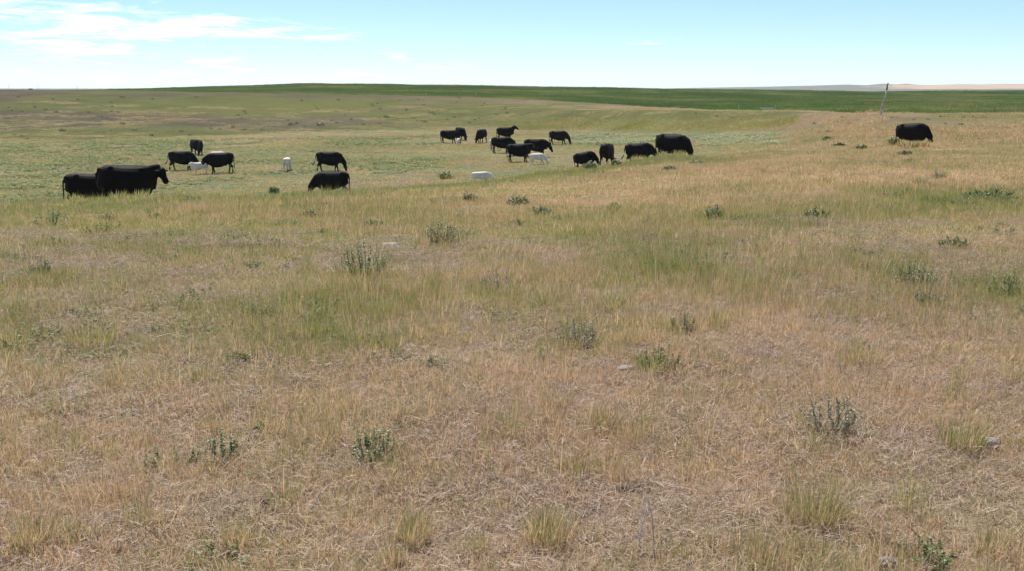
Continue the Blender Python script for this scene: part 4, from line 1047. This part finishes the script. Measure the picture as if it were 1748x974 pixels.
fence_post(635, 163, 157, 246, M_POST, 'dark fence post on the hillside skyline above the left herd gap')
fence_post(727, 165, 159, 232, M_POST, 'dark fence post second from left along the green field')
fence_post(784, 167, 161, 226, M_POST, 'dark fence post with a shrub at its foot')
fence_post(812, 167, 161, 222, M_POST, 'dark fence post just right of the one with a shrub')
fence_post(1126, 181, 173, 176, M_POST, 'dark fence post where the tan bank thins out, centre right')
fence_post(1261, 191, 183, 150, M_PALE, 'thin white fence post left of the trough', r=.035)
fence_post(1323, 191, 183, 148, M_PALE, 'thin white fence post right of the trough', r=.035)
fence_post(1583, 193, 178, 140, M_STEEL, 'thin dark fence post in the field right of the lone cow', r=.035)
fence_post(1620, 193, 183, 140, M_PALE, 'thin pale fence post in the field right of the lone cow', r=.035)
fence_post(1667, 192, 181, 140, M_POST, 'stout dark fence post near the right edge')
fence_post(1734, 195, 191, 128, M_PALE, 'short white stake at the right edge of the field', r=.05)

# far-off poles and groves
def utility_pole(u, Y, vt, label):
    X = Y * (u - CX) / F * CP; z = h1(X, Y); zt = float(zat(vt, Y)); o = empty('utility_pole', (X, Y, z))
    V, Fc = [], []; tube(V, Fc, [(0, 0, 0), (0, 0, zt - z)], [.16, .11], 7); mesh_obj('pole', V, Fc, M_POST, o)
    V, Fc = [], []; tube(V, Fc, [(-1.1, 0, zt - z - .5), (1.1, 0, zt - z - .5)], [.07, .07], 5); mesh_obj('cross_arm', V, Fc, M_POST, o)
    return tag(o, label, 'pole', 'utility poles on the left skyline')
utility_pole(15, 820, 145.5, 'leftmost faint utility pole on the skyline')
utility_pole(65, 840, 146, 'faint utility pole on the left skyline, second from the edge')
utility_pole(132, 860, 147, 'faint utility pole on the left skyline, third from the edge')
def grove(name, u0, u1, Y, vt, label, seed, zf, n=60, M=M_DARK):
    rg = random.Random(seed); V, Fc, B = [], [], []
    for i in range(n):
        u = rg.uniform(u0, u1); yy = Y * rg.uniform(.985, 1.015); X = yy * (u - CX) / F * CP; zb = zf(u, yy); t = (u - u0) / (u1 - u0)
        ht = max(1.5, float(zat(vt, yy)) - zb) * rg.uniform(.5, 1.0) * (.65 + .35 * math.sin(t * 3.14)); R0 = ht * rg.uniform(.35, .6)
        o = len(V); b0 = rg.random()
        for k in range(40):
            th = rg.uniform(0, 6.28); ph = rg.uniform(-.9, 1.5); c = Vector((math.cos(th) * math.cos(ph) * R0, math.sin(th) * math.cos(ph) * R0, ht * .55 + math.sin(ph) * ht * .45)); L = ht * .16
            a = Vector((rg.gauss(0, 1), rg.gauss(0, 1), rg.gauss(0, 1))).normalized() * L; d = a.orthogonal().normalized() * L
            q = len(V); c = c + Vector((X, yy, zb)); V += [c - a, c + d, c + a, c - d]; Fc.append((q, q + 1, q + 2, q + 3)); B += [b0] * 4
        q = len(V); tube(V, Fc, [(X, yy, zb - .3), (X, yy, zb + ht * .5)], [ht * .03, ht * .02], 5); B += [0] * (len(V) - q)
    return tag(mesh_obj(name, V, Fc, M, attrs={'bl': B}), label, 'trees', kind='stuff')
grove('tree_row', 1608, 1636, 3560, 153.4, 'far blue-green grove of trees before the pink field', 5, hill_z, 26)
grove('tree_row', 1540, 1572, 3700, 154.4, 'far thin row of small trees below the pink field', 6, hill_z, 16)
grove('tree_row', 18, 78, 700, 152.2, 'low dark treetops on the left skyline', 8, lambda u, y: h1(y * (u - CX) / F * CP, y), 22)

# ---------------------------------------------------------------- haze
def haze():
    x, y0, y1, z0, z1 = 6400, -75, 7300, -18.5, 30
    V = [(a, b, c) for c in (z0, z1) for b in (y0, y1) for a in (-x, x)]
    m = new_mat('haze'); t = m.node_tree; pv = t.nodes.new('ShaderNodeVolumePrincipled'); pv.inputs['Color'].default_value = (.86, .93, 1, 1); pv.inputs['Density'].default_value = 8e-5; pv.inputs['Anisotropy'].default_value = .2
    o_ = t.nodes.new('ShaderNodeOutputMaterial'); t.links.new(pv.outputs[0], o_.inputs['Volume'])
    o = mesh_obj('haze', V, [(0, 2, 3, 1), (4, 5, 7, 6), (0, 1, 5, 4), (2, 6, 7, 3), (0, 4, 6, 2), (1, 3, 7, 5)], m)
    return tag(o, 'thin pale summer haze in the air over the plain', 'haze', kind='stuff')
haze()
